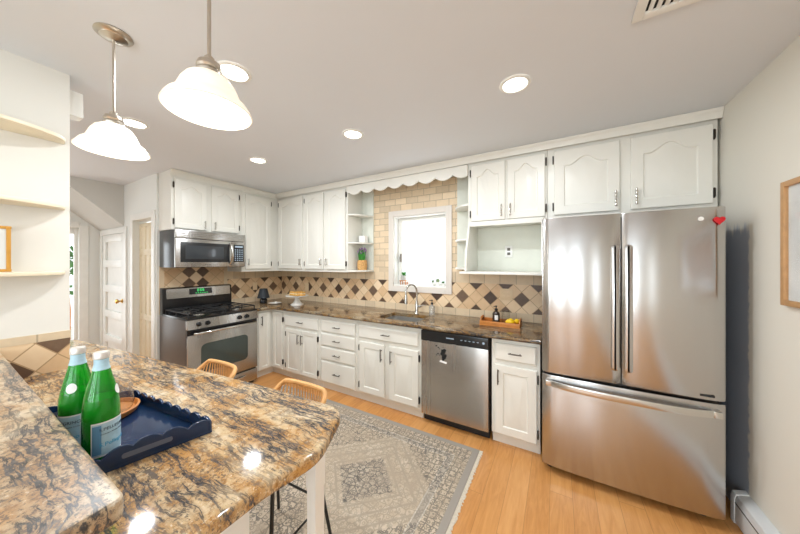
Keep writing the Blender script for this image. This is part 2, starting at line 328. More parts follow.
def thing(name, label, cat, loc, group=None):
    o = bpy.data.objects.new(name, None); C.objects.link(o); o.location = loc; o.empty_display_size = .05
    o['label'] = label; o['category'] = cat
    if group: o['group'] = group
    return o
def tag(o, label, cat, group=None):
    o['label'] = label; o['category'] = cat
    if group: o['group'] = group
    return o
def recenter(o):
    """put the origin of a single-mesh thing at its base so it can be moved"""
    me = o.data; c = sum((v.co for v in me.vertices), Vector()) / len(me.vertices); c.z = min(v.co.z for v in me.vertices)
    me.transform(Matrix.Translation(-c)); o.location = c; return o
def struct(name, mb, m, parent=None):
    o = mb.build(name, m, parent, smooth=False)
    if parent is None: o['kind'] = 'structure'
    return o
def copy_tree(o, parent=None):
    c = o.copy(); C.objects.link(c)
    if parent is not None: c.parent = parent
    for ch in list(o.children): copy_tree(ch, c)
    return c

def text_verts(s, size, extrude=.0004):
    cu = bpy.data.curves.new('lettering', 'FONT'); cu.body = s; cu.size = size; cu.extrude = extrude; cu.align_x = 'CENTER'; cu.align_y = 'CENTER'
    ob = bpy.data.objects.new('lettering', cu); C.objects.link(ob); dg = bpy.context.evaluated_depsgraph_get(); dg.update()
    me = bpy.data.meshes.new_from_object(ob.evaluated_get(dg)); vs = [tuple(v.co) for v in me.vertices]; fs = [tuple(p.vertices) for p in me.polygons]
    bpy.data.objects.remove(ob); bpy.data.meshes.remove(me); return vs, fs
def text_obj(name, s, size, fn, mat, parent):
    vs, fs = text_verts(s, size); mb = MB(); nv = [mb.bm.verts.new(fn(*v)) for v in vs]
    for f in fs:
        try: mb.bm.faces.new([nv[i] for i in f])
        except ValueError: pass
    return mb.build(name, mat, parent, smooth=False)

# ------------------------------------------------------------------ room shell
CZ, XR, XS = 2.5, 4.853, 1.63
YB, XL, YD = -6.0, -2.0, -1.62
struct('floor', MB().box(XL - .15, XR + .15, YB - .15, .15, -.1, 0), MT['floor'])
struct('ceiling', MB().box(XL - .15, XR + .15, YB - .15, .15, CZ, CZ + .1), MT['ceil'])
WX0, WX1, WZ0, WZ1 = 2.146, 2.836, 1.205, 2.06
mb = MB(); mb.box(-.12, WX0, 0, .15, 0, CZ); mb.box(WX1, XR + .15, 0, .15, 0, CZ); mb.box(WX0, WX1, 0, .15, 0, WZ0); mb.box(WX0, WX1, 0, .15, WZ1, CZ)
struct('wall_back', mb, MT['wall'])
struct('wall_left', MB().box(-.12, 0, YD + .12, 0, 0, CZ), MT['wall'])
mb = MB(); mb.box(XR, XR + .15, -3.8, 0, 0, CZ); mb.box(XR, XR + .15, YB, -5.4, 0, CZ); mb.box(XR, XR + .15, -5.4, -3.8, 0, .7); mb.box(XR, XR + .15, -5.4, -3.8, 2.2, CZ)
struct('wall_right', mb, MT['wall_r'])
mb = MB(); mb.box(XL - .15, 2.05, YB - .15, YB, 0, CZ); mb.box(4.45, XR + .15, YB - .15, YB, 0, CZ); mb.box(2.65, 2.95, YB - .15, YB, .65, 2.25); mb.box(3.55, 3.85, YB - .15, YB, .65, 2.25); mb.box(2.05, 4.45, YB - .15, YB, 0, .65); mb.box(2.05, 4.45, YB - .15, YB, 2.25, CZ)
struct('wall_dining', mb, MT['wall'])
struct('wall_stub', MB().box(1.51, XS, YB, -2.537, 0, CZ), MT['wall'])
# small boxed-in pipe chase at the top of the stub wall end
struct('trim_1', MB().box(1.52, 1.6, -2.537, -2.482, 2.30, 2.435, .004), MT['trim'])
# hall wall with bifold closet opening and the under-stair door
BX0, BX1, BZ = -.66, -.10, 2.01
DX0, DX1, DZ = -1.85, -.968, 1.885
mb = MB(); mb.box(BX1, 0, YD, YD + .12, 0, CZ); mb.box(DX1, BX0, YD, YD + .12, 0, CZ); mb.box(BX0, BX1, YD, YD + .12, BZ, CZ); mb.box(XL, DX0, YD, YD + .12, 0, CZ); mb.box(DX0, DX1, YD, YD + .12, DZ, CZ)
struct('wall_hall', mb, MT['hall'])
HY0, HY1 = -2.75, -1.825
mb = MB(); mb.box(XL - .12, XL, HY1, YD + .12, 0, CZ); mb.box(XL - .12, XL, YB, HY0, 0, CZ); mb.box(XL - .12, XL, HY0, HY1, 2.0, CZ)
struct('wall_entry', mb, MT['hall'])
# underside of the stairs
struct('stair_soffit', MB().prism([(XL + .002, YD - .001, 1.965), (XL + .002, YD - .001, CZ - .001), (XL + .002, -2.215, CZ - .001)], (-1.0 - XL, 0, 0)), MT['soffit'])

def ring(mb, x0, x1, z0, z1, w, y0, y1, bev=.003, bottom=True):
    mb.box(x0 - w, x0, y0, y1, z0 - (w if bottom else 0), z1 + w, bev); mb.box(x1, x1 + w, y0, y1, z0 - (w if bottom else 0), z1 + w, bev)
    mb.box(x0, x1, y0, y1, z1, z1 + w, bev)
    if bottom: mb.box(x0, x1, y0, y1, z0 - w, z0, bev)
    return mb
# kitchen window
wn = struct('window_1', ring(MB(), WX0, WX1, WZ0, WZ1, .068, -.022, 0), MT['casing'])
ring(MB(), WX0 + .0125, WX1 - .0125, WZ0 + .0125, WZ1 - .0125, .012, .0, .15, 0).build('jamb', MT['trim'], wn)
mb = MB(); ring(mb, WX0 + .075, WX1 - .035, WZ0 + .045, WZ1 - .055, .03, .085, .125, .004); mb.box(WX0 + .013, WX0 + .046, .09, .12, WZ0 + .013, WZ1 - .013, .002); mb.box(WX0 + .013, WX1 - .013, .095, .12, WZ1 - .026, WZ1 - .013, .002); mb.build('sash', MT['trim'], wn)
MB().box(WX0 + .07, WX1 - .03, .10, .106, WZ0 + .04, WZ1 - .05).build('pane', MT['wglass'], wn)
mb = MB(); mb.box(WX0 + .05, WX0 + .068, .06, .088, 1.50, 1.60, .004); mb.tube([(WX0 + .059, .06, 1.57), (WX0 + .059, .045, 1.56), (WX0 + .062, .043, 1.50)], .006); mb.build('window_latch', MT['pewter'], wn)
# entry door glazing and its casing
dn = struct('door_1', MB().box(XL - .0, XL + .018, HY1, HY1 + .09, 0, 2.02, .003).box(XL, XL + .018, HY0 - .12, HY0, 0, 2.02, .003).box(XL, XL + .018, HY0 + .0005, HY1 - .0005, 1.985, 2.07, .003), MT['trim'])
mb = MB(); mb.box(XL - .09, XL - .05, HY1 - .035, HY1, 0, 2.0, .003); mb.box(XL - .09, XL - .05, HY0, HY0 + .1, 0, 2.0, .003); mb.box(XL - .09, XL - .05, HY0 + .1005, HY1 - .0355, 1.9, 2.0, .003); mb.box(XL - .09, XL - .05, HY0 + .1005, HY1 - .0355, 0, .25, .003); mb.build('door_frame', MT['trim'], dn)
MB().box(XL - .073, XL - .067, HY0 + .1, HY1 - .035, .25, 1.9).build('pane', MT['wglass'], dn)

def panel_loops(mb, M, u0, u1, v0, v1, frame, arch=0., t=.02, base=0., groove=.008, slope=.03, nA=14):
    """raised-panel slab: rectangle outside, panel with an arched top inside; M maps (u, v, n) to the world"""
    def loop(ins, a, n):
        x0, x1, y0, y1 = u0 + ins, u1 - ins, v0 + ins, v1 - ins; pts = []
        for k in range(5): pts.append((x0 + (x1 - x0) * k / 4, y0))
        for k in range(1, 5): pts.append((x1, y0 + (y1 - y0 - a) * k / 4))
        for k in range(1, nA + 1):
            s = k / nA; q = abs(2 * s - 1); f = 0 if q > .8 else math.cos(PI * q / 1.6) ** 2
            pts.append((x1 + (x0 - x1) * s, y1 - a * (1 - f)))
        for k in range(1, 4): pts.append((x0, y1 - a + (y0 - y1 + a) * k / 4))
        return [M(p[0], p[1], n) for p in pts]
    rings = [loop(0, 0, base), loop(0, 0, base + t - .004), loop(.004, 0, base + t), loop(frame, arch, base + t), loop(frame + .006, arch, base + t - groove), loop(frame + .014, arch, base + t - groove), loop(frame + .014 + slope, arch, base + t - .001)]
    mb.loops(rings); return mb
MB_back = lambda y: (lambda u, v, n: Vector((u, y - n, v)))
MB_left = lambda x: (lambda u, v, n: Vector((x + n, u, v)))

# five-panel hall door under the stairs
d2 = struct('door_2', ring(MB(), DX0, DX1, 0, DZ, .07, YD - .016, YD - .001, .003, False), MT['trim'])
mb = MB(); mb.box(DX0 + .004, DX1 - .004, YD + .02, YD + .045, .01, DZ - .004); Md = MB_back(YD + .02)
mb.build('door_slab', MT['trim'], d2)
ph = (DZ - .014 - .1 * 6) / 5
mb = MB()
for k in range(6): z0 = .01 + k * (ph + .1); mb.box(DX0 + .004, DX1 - .004, YD - .004, YD + .02, z0, z0 + .1, .004)
mb.box(DX0 + .004, DX0 + .114, YD - .0045, YD + .02, .01, DZ - .004, .004); mb.box(DX1 - .114, DX1 - .004, YD - .0045, YD + .02, .01, DZ - .004, .004); mb.build('door_rails', MT['trim'], d2)
mb = MB(); mb.lathe([(.028, 0), (.028, -.006), (.012, -.012), (.010, -.03), (.026, -.042), (.030, -.055), (.022, -.066), (.001, -.07)], (-1.05, YD - .005, .985), 20, 'y'); mb.build('door_knob', MT['brass'], d2)
mb = MB(); mb.box(DX0 - .004, DX0 + .006, YD - .004, YD + .004, 1.64, 1.74, .001); mb.box(DX0 - .004, DX0 + .006, YD - .004, YD + .004, .2, .3, .001); mb.build('door_hinge', MT['hinge'], d2)
# beige six-panel bifold
d3 = struct('door_3', ring(MB(), BX0, BX1, 0, BZ, .075, YD - .018, YD - .001, .003, False), MT['trim'])
mb = MB(); mb.box(BX0 + .004, BX1 - .004, YD + .06, YD + .09, .01, BZ - .03); Md = MB_back(YD + .06)
bw = (BX1 - BX0 - .008) / 2
for k in range(2):
    a = BX0 + .004 + k * bw
    for (z0, z1) in ((.02, .82), (.82, 1.62), (1.62, 1.97)):
        for h in range(2): panel_loops(mb, Md, a + h * bw / 2 + .001, a + (h + 1) * bw / 2 - .001, z0, z1, .035, 0, .014, .0, .013, .014)
mb.build('door_slab', MT['beige'], d3)
mb = MB(); mb.ball((BX1 - .13, YD + .035, .93), .014); mb.tube([(BX1 - .13, YD + .06, .93), (BX1 - .13, YD + .035, .93)], .006); mb.build('door_knob', MT['brass'], d3)

# crown moulding and base trim
mb = MB()
pr = lambda o: [(o, 2.435), (o + .008, 2.435), (o + .010, 2.448), (o + .018, 2.47), (o + .028, 2.484), (o + .03, 2.498), (o, 2.498)]
mb.prism([(.33, -a, z) for a, z in pr(.331)], (XR - .332, 0, 0)); mb.prism([(a, -.33, z) for a, z in pr(.311)], (0, -1.285, 0))
struct('trim_2', mb, MT['cab'])

# backsplash tiles
def slab(name, m, label, *boxes):
    mb = MB()
    for b in boxes: mb.box(*b)
    o = mb.build(name, m, smooth=False); o['kind'] = 'structure'; return o
T = .008
slab('trim_3', MT['row_b'], '', (T, 3.815, -T, 0, .90, .991), (T, WX0 - .07, -T, 0, 1.272, 1.372), (WX1 + .07, 3.815, -T, 0, 1.272, 1.39))
slab('trim_4', MT['band_b'], '', (T, WX0 - .069, -T + .0005, 0, .991, 1.272), (WX0 - .069, WX1 + .069, -T + .0005, 0, .991, 1.137), (WX1 + .069, 3.815, -T + .0005, 0, .991, 1.272))
slab('trim_5', MT['brick'], '', (1.84, WX0 - .069, -T, 0, 1.372, 2.44), (WX1 + .069, 3.17, -T, 0, 1.39, 2.44), (WX0 - .069, WX1 + .069, -T, 0, WZ1 + .069, 2.44))
slab('trim_6', MT['row_l'], '', (0, T, -.86, -T, .90, .985), (0, T, -.86, -T, 1.265, 1.372), (0, T, -.905, -.86, .90, 1.45), (0, T, -1.60, -1.555, .90, 1.45))
slab('trim_7', MT['band_l'], '', (0, T - .0005, -.86, -T, .985, 1.265))
slab('trim_8', MT['band_s'], '', (0, T - .0005, -1.555, -.905, .90, 1.45))
slab('trim_9', MT['band_p'], '', (XS, XS + T - .0005, -3.1, -2.537, .92, 1.085))
slab('trim_10', MT['row_p'], '', (XS, XS + T + .002, -3.1, -2.535, 1.085, 1.124))

# ------------------------------------------------------------------ cabinets
def bar_pull(parent, M, u, v, L, vertical, mat, ornate=False, n0=0.):
    mb = MB(); d = (lambda s: M(u, v + s, n0 + .028)) if vertical else (lambda s: M(u + s, v, n0 + .028))
    e = (lambda s, n: M(u, v + s, n0 + n)) if vertical else (lambda s, n: M(u + s, v, n0 + n))
    h = L / 2
    for s in (-h * .72, h * .72): mb.tube([e(s, -.001), e(s, .028)], .0045, 8)
    ss = [-h + L * k / 20 for k in range(21)]
    if ornate: rr = [.0045 + .0035 * abs(math.sin(k * PI / 4)) for k in range(21)]
    else: rr = [.006 - .0015 * abs(2 * k / 20 - 1) for k in range(21)]
    mb.tube([d(s) for s in ss], rr, 8)
    return mb.build('handle', mat, parent)
def hinge(parent, M, u, v, n0=0.):
    mb = MB(); p = [M(u - .005, v - .028, n0 + .0), M(u + .005, v + .028, n0 + .022)]
    x = sorted([p[0].x, p[1].x]); y = sorted([p[0].y, p[1].y]); z = sorted([p[0].z, p[1].z]); mb.box(*x, *y, *z, .0015)
    mb.tube([M(u, v - .034, n0 + .012), M(u, v + .034, n0 + .012)], .005, 6); return mb.build('hinge', MT['hinge'], parent)
def door(cab, M, u0, u1, v0, v1, frame=.055, arch=0., hside=1, hz=None, hl=.09, mat=None, ornate=False, hinges=True):
    mb = MB(); mb.sharp = 25; panel_loops(mb, M, u0, u1, v0, v1, frame, arch, .02, .001); o = mb.build('door', MT['cab'], cab)
    if hside: bar_pull(o, M, (u1 - .028) if hside > 0 else (u0 + .028), hz, hl, True, mat or MT['pewter'], ornate, .021)
    if hinges:
        hu = u0 - .007 if hside > 0 else u1 + .007
        for hv in (v0 + .07, v1 - .07): hinge(cab, M, hu, hv, -.001)
    return o
def drawer(cab, M, u0, u1, v0, v1, pull=True):
    mb = MB(); mb.sharp = 25; rg = []
    for ins, n in ((0, .001), (0, .013), (.012, .021), ):
        rg.append([M(u0 + ins, v0 + ins, n), M(u1 - ins, v0 + ins, n), M(u1 - ins, v1 - ins, n), M(u0 + ins, v1 - ins, n)])
    mb.loops(rg); o = mb.build('drawer', MT['cab'], cab)
    if pull: bar_pull(o, M, (u0 + u1) / 2, (v0 + v1) / 2, .1, False, MT['pewter'], False, .02)
    return o

MBk = MB_back(-.31); MLf = MB_left(.31)
UZ0, UZ1 = 1.37, 2.4985
GU = 'white upper cabinets'
c = thing('upper_cabinet', 'white two-door cabinet mounted directly above the microwave', 'cabinet', (0, -1.22, 1.85), GU)
MB().box(.002, .31, -1.603, -.846, 1.85, UZ1, .002).build('body', MT['cab'], c)
door(c, MLf, -1.577, -1.262, 1.868, 2.405, .055, .05, 1, 1.93, .09, MT['steel_h'], True); door(c, MLf, -1.209, -.888, 1.868, 2.405, .055, .05, -1, 1.93, .09, MT['steel_h'], True)
c = thing('upper_cabinet', 'white single-door upper cabinet in the corner, right of the microwave', 'cabinet', (0, -.42, UZ0), GU)
MB().box(.002, .31, -.844, -.003, UZ0, UZ1, .002).build('body', MT['cab'], c)
door(c, MLf, -.80, -.428, 1.405, 2.405, .06, .05, -1, 1.50, .09, MT['steel_h'], True)
c = thing('upper_cabinet', 'white single-door upper cabinet in the corner above the cake stand', 'cabinet', (.6, 0, UZ0), GU)
MB().box(.312, .884, -.31, -.002, UZ0, UZ1, .002).build('body', MT['cab'], c)
door(c, MBk, .362, .864, 1.405, 2.405, .06, .05, 1, 1.50, .09, MT['steel_h'], True)
c = thing('upper_cabinet', 'white two-door upper cabinet beside the open corner shelves with the plant', 'cabinet', (1.27, 0, UZ0), GU)
MB().box(.886, 1.664, -.31, -.002, UZ0, UZ1, .002).build('body', MT['cab'], c)
door(c, MBk, .912, 1.262, 1.405, 2.405, .055, .05, 1, 1.50, .09, MT['steel_h'], True); door(c, MBk, 1.306, 1.638, 1.405, 2.405, .055, .05, -1, 1.50, .09, MT['steel_h'], True)

def quarter(x0, y0, rx, ry, z, n=18, sx=1):
    return [(x0, y0, z)] + [(x0 + sx * rx * math.cos(PI / 2 * k / n), y0 - ry * math.sin(PI / 2 * k / n), z) for k in range(n + 1)]
c = thing('open_corner_shelves', 'white open rounded end shelves holding a potted plant, left of the window', 'shelf', (1.75, 0, UZ0))
MB().box(1.666, 1.845, -.02, -.009, UZ0, 2.43, .001).build('back_panel', MT['cab_in'], c)
for z in (1.375, 1.725, 2.075): MB().prism(quarter(1.666, -.021, .18, .285, z), (0, 0, .02), .003).build('shelf', MT['cab'], c)
# scalloped valance over the window
pts = [(1.666, 2.43)]
N = 160
for k in range(N + 1):
    x = 1.666 + (3.168 - 1.666) * k / N; w = abs(math.sin((x - 1.69) / .19 * PI)); pts.append((x, 2.315 + .042 * (1 - w ** .8)))
pts.append((3.168, 2.43))
o = MB().prism([(x, -.33, z) for x, z in pts], (0, .018, 0)).build('window_valance', MT['cab']); tag(recenter(o), 'white scalloped wooden valance spanning above the kitchen window', 'valance')

c = thing('upper_cabinet', 'white upper cabinet with open microwave niche and two doors, right of window', 'cabinet', (3.5, 0, 1.38), GU)
mb = MB(); mb.box(3.17, 3.842, -.31, -.002, 1.85, UZ1, .002); mb.box(3.19, 3.818, -.325, -.305, 1.832, 1.875, .002); mb.build('body', MT['cab'], c)
door(c, MBk, 3.202, 3.509, 1.88, 2.41, .055, .055, 1, 1.96, .11, MT['steel_h'], True); door(c, MBk, 3.528, 3.827, 1.88, 2.41, .055, .055, -1, 1.96, .11, MT['steel_h'], True)
prof = [(-.011, 1.849), (-.325, 1.849)] + [(-.325 - .105 * (3 * s * s - 2 * s ** 3) - .02 * math.sin(PI * s), 1.84 - s * (1.84 - 1.43)) for s in [k / 14 for k in range(15)]] + [(-.43, 1.408), (-.011, 1.408)]
MB().prism([(3.17, y, z) for y, z in prof], (.018, 0, 0), .002).build('side_panel', MT['cab'], c)
MB().prism([(3.799, y, z) for y, z in prof], (.018, 0, 0), .002).build('side_panel', MT['cab'], c)
MB().box(3.188, 3.799, -.014, -.0085, 1.408, 1.849).build('back_panel', MT['cab_in'], c)
MB().box(3.125, 3.818, -.45, -.009, 1.384, 1.407, .005).build('niche_shelf', MT['cab'], c)
for z in (1.375 + .045, 1.705, 2.04): MB().prism(quarter(3.168, -.021, .20, .285, z, 18, -1), (0, 0, .02), .003).build('shelf', MT['cab'], c)
MB().box(2.965, 3.168, -.02, -.009, 1.42, 2.43, .001).build('shelf_back', MT['cab_in'], c)
c = thing('upper_cabinet', 'white two-door cabinet above the steel refrigerator', 'cabinet', (4.34, 0, 1.86), GU)
MB().box(3.844, 4.838, -.31, -.002, 1.86, UZ1, .002).build('body', MT['cab'], c)
door(c, MBk, 3.893, 4.324, 1.882, 2.41, .07, .06, 1, 1.97, .12, MT['steel_h'], True); door(c, MBk, 4.388, 4.812, 1.882, 2.41, .07, .06, -1, 1.97, .12, MT['steel_h'], True)

GB = 'white base cabinets'
BB = MB_back(-.59); BL = MB_left(.59); BT = .873
def base_body(c, x0, x1): MB().box(x0, x1, -.59, -.012, .095, BT, .002).build('body', MT['cab'], c); MB().box(x0, x1, -.545, -.53, .0, .095).build('toe_kick', MT['cab'], c)
c = thing('corner_base_cabinet', 'white corner base cabinet with folding angled doors beside the range', 'cabinet', (.4, -.4, 0), GB)
MB().prism([(.012, -.84, .095), (.59, -.84, .095), (.59, -.59, .095), (.842, -.59, .095), (.842, -.012, .095), (.012, -.012, .095)], (0, 0, BT - .095)).build('body', MT['cab'], c)
mb = MB(); mb.box(.53, .545, -.84, -.53, 0, .095); mb.box(.545, .842, -.545, -.53, 0, .095); mb.build('toe_kick', MT['cab'], c)
door(c, BL, -.795, -.632, .105, .84, .04, 0, 0, None, hinges=False)
o = door(c, BB, .632, .812, .105, .84, .04, 0, 0, None, hinges=False)
bar_pull(c, BL, -.765, .74, .12, True, MT['pewter'], False, .021)
for v in (.2, .75): hinge(c, BB, .82, v, -.001)
c = thing('base_cabinet', 'white base cabinet with one drawer over two narrow doors, near the corner', 'cabinet', (1.17, -.3, 0), GB); base_body(c, .844, 1.488)
drawer(c, BB, .868, 1.464, .68, .818); door(c, BB, .890, 1.163, .105, .648, .045, 0, 1, .54, .12); door(c, BB, 1.171, 1.446, .105, .648, .045, 0, -1, .54, .12)
c = thing('drawer_base_cabinet', 'white base cabinet with a stack of four drawers', 'cabinet', (1.77, -.3, 0), GB); base_body(c, 1.490, 2.043)
for a, b in ((.687, .822), (.528, .672), (.365, .512), (.102, .348)): drawer(c, BB, 1.514, 2.018, a, b)
c = thing('sink_base_cabinet', 'white two-door base cabinet under the sink with one wide drawer front', 'cabinet', (2.42, -.3, 0), GB)
mb = MB(); mb.box(2.045, 2.803, -.59, -.575, .095, BT, .002); mb.box(2.045, 2.06, -.575, -.012, .095, BT); mb.box(2.788, 2.803, -.575, -.012, .095, BT); mb.box(2.06, 2.788, -.575, -.012, .095, .12); mb.build('body', MT['cab'], c)
MB().box(2.045, 2.803, -.545, -.53, 0, .095).build('toe_kick', MT['cab'], c)
drawer(c, BB, 2.066, 2.778, .692, .824); door(c, BB, 2.080, 2.396, .118, .652, .06, 0, 1, .55, .13); door(c, BB, 2.456, 2.780, .118, .652, .06, 0, -1, .55, .13)
c = thing('base_cabinet', 'white narrow base cabinet with one drawer and one door beside the refrigerator', 'cabinet', (3.62, -.3, 0), GB); base_body(c, 3.446, 3.803)
drawer(c, BB, 3.476, 3.780, .700, .838); door(c, BB, 3.474, 3.782, .105, .663, .062, 0, -1, .57, .12)

# L-shaped granite worktop with the sink cut-out
def rounded_poly(pts, r, n=6):
    out = []
    m = len(pts)
    for i, p in enumerate(pts):
        p = Vector(p).to_2d() if len(p) > 2 else Vector(p); a = Vector(pts[i - 1][:2]); b = Vector(pts[(i + 1) % m][:2]); rr = r[i] if isinstance(r, (list, tuple)) else r
        if rr <= 0: out.append(p); continue
        da = (a - p).normalized(); db = (b - p).normalized(); ang = da.angle(db); t = rr / math.tan(ang / 2); c0 = p + (da + db).normalized() * (rr / math.sin(ang / 2))
        s0 = p + da * t - c0; s1 = p + db * t - c0; a0 = math.atan2(s0.y, s0.x); a1 = math.atan2(s1.y, s1.x); d = (a1 - a0 + PI) % (2 * PI) - PI
        out += [c0 + Vector((math.cos(a0 + d * k / n), math.sin(a0 + d * k / n))) * rr for k in range(n + 1)]
    return out
CT0, CT1 = .875, .912
SX0, SX1, SY0, SY1 = 2.265, 2.73, -.55, -.20
mb = MB()
for b in ((.0085, .64, -.842, -.635), (.0085, SX0, -.635, -.0085), (SX1, 3.812, -.635, -.0085), (SX0, SX1, -.635, SY0), (SX0, SX1, SY1, -.0085)): mb.box(*b, CT0, CT1)
mb.tube([(.64, -.635, (CT0 + CT1) / 2), (3.812, -.635, (CT0 + CT1) / 2)], .0184, 14); mb.tube([(.63, -.842, (CT0 + CT1) / 2), (.63, -.635, (CT0 + CT1) / 2)], .0184, 14)
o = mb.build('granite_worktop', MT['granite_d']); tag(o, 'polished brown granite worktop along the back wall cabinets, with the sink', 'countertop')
# sink
mb = MB(); rp = lambda ins, z: [(p.x, p.y, z) for p in rounded_poly([(SX0 - .004 + ins, SY0 - .004 + ins), (SX1 + .004 - ins, SY0 - .004 + ins), (SX1 + .004 - ins, SY1 + .004 - ins), (SX0 - .004 + ins, SY1 + .004 - ins)], .05)]
mb.loops([rp(.0055, CT0 - .0), rp(.008, CT0 - .0), rp(.012, CT0 - .11), rp(.03, CT0 - .13)], False, True)
mb.lathe([(.001, .003), (.03, .003), (.035, .0)], (2.5, -.37, CT0 - .155), 20)
o = mb.build('kitchen_sink', MT['sink']); tag(o, 'stainless steel undermount sink below the window', 'sink')
# faucet
c = thing('kitchen_faucet', 'brushed steel gooseneck faucet behind the sink', 'faucet', (2.535, -.145, CT1))
fx, fy = 2.535, -.145
MB().lathe([(.028, 0), (.028, .006), (.022, .014), (.02, .03), (.02, .11), (.015, .125), (.013, .14)], (fx, fy, CT1), 20, cap0=True, cap1=True).build('body', MT['steel_h'], c)
pp = [(fx, fy, CT1 + .13)] + [(fx, fy, CT1 + .13 + .12 * k / 4) for k in range(1, 5)]
ux, uy = -.45, -.893
for k in range(1, 15):
    a = PI * k / 14; rr = .075; pp.append((fx + ux * (rr - rr * math.cos(a)), fy + uy * (rr - rr * math.cos(a)), CT1 + .25 + rr * 1.1 * math.sin(a)))
ex, ey = fx + ux * .15, fy + uy * .15
pp += [(ex, ey, CT1 + .22)]
MB().tube(pp, .011, 12).build('spout', MT['steel_h'], c)
MB().lathe([(.012, 0), (.015, -.02), (.019, -.07), (.02, -.10), (.016, -.105)], (ex, ey, CT1 + .225), 16, cap0=True, cap1=True).build('spray_head', MT['steel_h'], c)
mb = MB(); mb.tube([(fx + .018, fy, CT1 + .085), (fx + .05, fy, CT1 + .085)], .014, 12); mb.tube([(fx + .045, fy, CT1 + .085), (fx + .075, fy - .004, CT1 + .10), (fx + .125, fy - .01, CT1 + .105)], [.008, .007, .006], 10); mb.build('lever_handle', MT['steel_h'], c)
# soap bottle
c = thing('soap_dispenser', 'clear soap bottle with dark pump right of the faucet', 'bottle', (2.715, -.13, CT1))
MB().lathe([(.001, 0), (.03, 0), (.033, .004), (.033, .085), (.028, .1), (.012, .112), (.012, .12)], (2.715, -.13, CT1), 20).build('bottle', MT['soapg'], c)
mb = MB(); mb.lathe([(.014, .118), (.014, .135), (.005, .137), (.004, .155), (.009, .157), (.009, .166), (.001, .167)], (2.715, -.13, CT1), 14); mb.tube([(2.715, -.13, CT1 + .162), (2.69, -.15, CT1 + .16)], .004, 8); mb.build('pump', MT['matte'], c)

# ------------------------------------------------------------------ appliances
# refrigerator
c = thing('refrigerator', 'stainless steel french door refrigerator with bottom freezer drawer', 'refrigerator', (4.27, -.4, 0))
FX0, FX1, FM = 3.822, 4.722, 4.268
MB().box(FX0 + .006, FX1 - .006, -.675, -.04, .03, 1.785, .004).build('body', MT['dgrey'], c)
def fdoor(x0, x1, z0, z1, bulge):
    n = 18; pts = [(x0, -.678), (x1, -.678)]
    for k in range(n + 1):
        s = k / n; x = x1 + (x0 - x1) * s; q = 2 * s - 1; e = max(0, abs(q) - .97) / .03
        pts.append((x, -.735 - bulge * (1 - q * q) + 0.010 * (1 - math.sqrt(max(0, 1 - e * e)))))
    mb = MB(); mb.sharp = 50; mb.prism([(x, y, z0) for x, y in pts], (0, 0, z1 - z0), .005); return mb
dl = fdoor(FX0, FM - .003, .717, 1.80, .014).build('door', MT['steel_f'], c); dr = fdoor(FM + .003, FX1, .717, 1.80, .014).build('door', MT['steel_f'], c)
df = fdoor(FX0, FX1, .062, .70, .016).build('drawer', MT['steel_f'], c)
for par, s in ((dl, -1), (dr, 1)):
    xa = FM + s * .012; xb = FM + s * .055; n = 10
    def grip(ins, n_, z0, z1):
        x0, x1 = sorted((xa, xb)); pts = rounded_poly([(x0 + ins, z0 + ins), (x1 - ins, z0 + ins), (x1 - ins, z1 - ins), (x0 + ins, z1 - ins)], .018 if ins < .01 else .01)
        return [(p.x, -.738 - n_, p.y) for p in pts]
    mb = MB(); mb.loops([grip(0, -.003, .80, 1.60), grip(0, .005, .80, 1.60), grip(.008, .0095, .80, 1.60)]); mb.build('grip', MT['steel_f'], par)
mb = MB(); hp = []
for k in range(25):
    s = k / 24; q = 2 * s - 1; hp.append((3.852 + (4.688 - 3.852) * s, -.755 - .05 * (1 - q ** 4) - .012 * (1 - q * q), .655))
rings = []
for p in hp: rings.append([(p[0], p[1] - .008, p[2] - .019), (p[0], p[1] - .012, p[2]), (p[0], p[1] - .008, p[2] + .019), (p[0], p[1] + .008, p[2] + .016), (p[0], p[1] + .008, p[2] - .016)])
mb.loops(rings); mb.box(3.845, 3.88, -.78, -.735, .637, .673, .004); mb.box(4.66, 4.695, -.78, -.735, .637, .673, .004); mb.build('handle', MT['steel_h'], df)
mb = MB(); mb.box(4.595, 4.606, -.7455, -.737, .738, .746); mb.box(4.615, 4.675, -.7455, -.735, .735, .748, .001); mb.build('badge', MT['panel'], dr)
mb = MB()
for x in (3.87, 4.66): mb.lathe([(.022, 0), (.022, .03)], (x, -.63, .001), 16, cap0=True, cap1=True)
for x in (3.87, 4.66): mb.lathe([(.022, 0), (.022, .03)], (x, -.12, .001), 16, cap0=True, cap1=True)
mb.box(FX0 + .02, FX1 - .02, -.66, -.64, .022, .055); mb.build('foot', MT['matte'], c)
# heart magnet and small round magnet on the fridge
hp = []
for k in range(40):
    t = 2 * PI * k / 40; hp.append((4.692 + .0016 * 16 * math.sin(t) ** 3 * .9, -.7425, 1.722 + .0016 * (13 * math.cos(t) - 5 * math.cos(2 * t) - 2 * math.cos(3 * t) - math.cos(4 * t))))
o = MB().prism(hp, (0, -.006, 0), .001).build('heart_magnet', MT['red']); tag(recenter(o), 'red heart magnet at the top right of the refrigerator', 'magnet')
o = MB().lathe([(.001, 0), (.012, 0), (.012, -.005), (.001, -.006)], (4.618, -.7465, 1.735), 16, 'y').build('round_magnet', MT['white']); tag(recenter(o), 'tiny white round magnet left of the red heart', 'magnet')

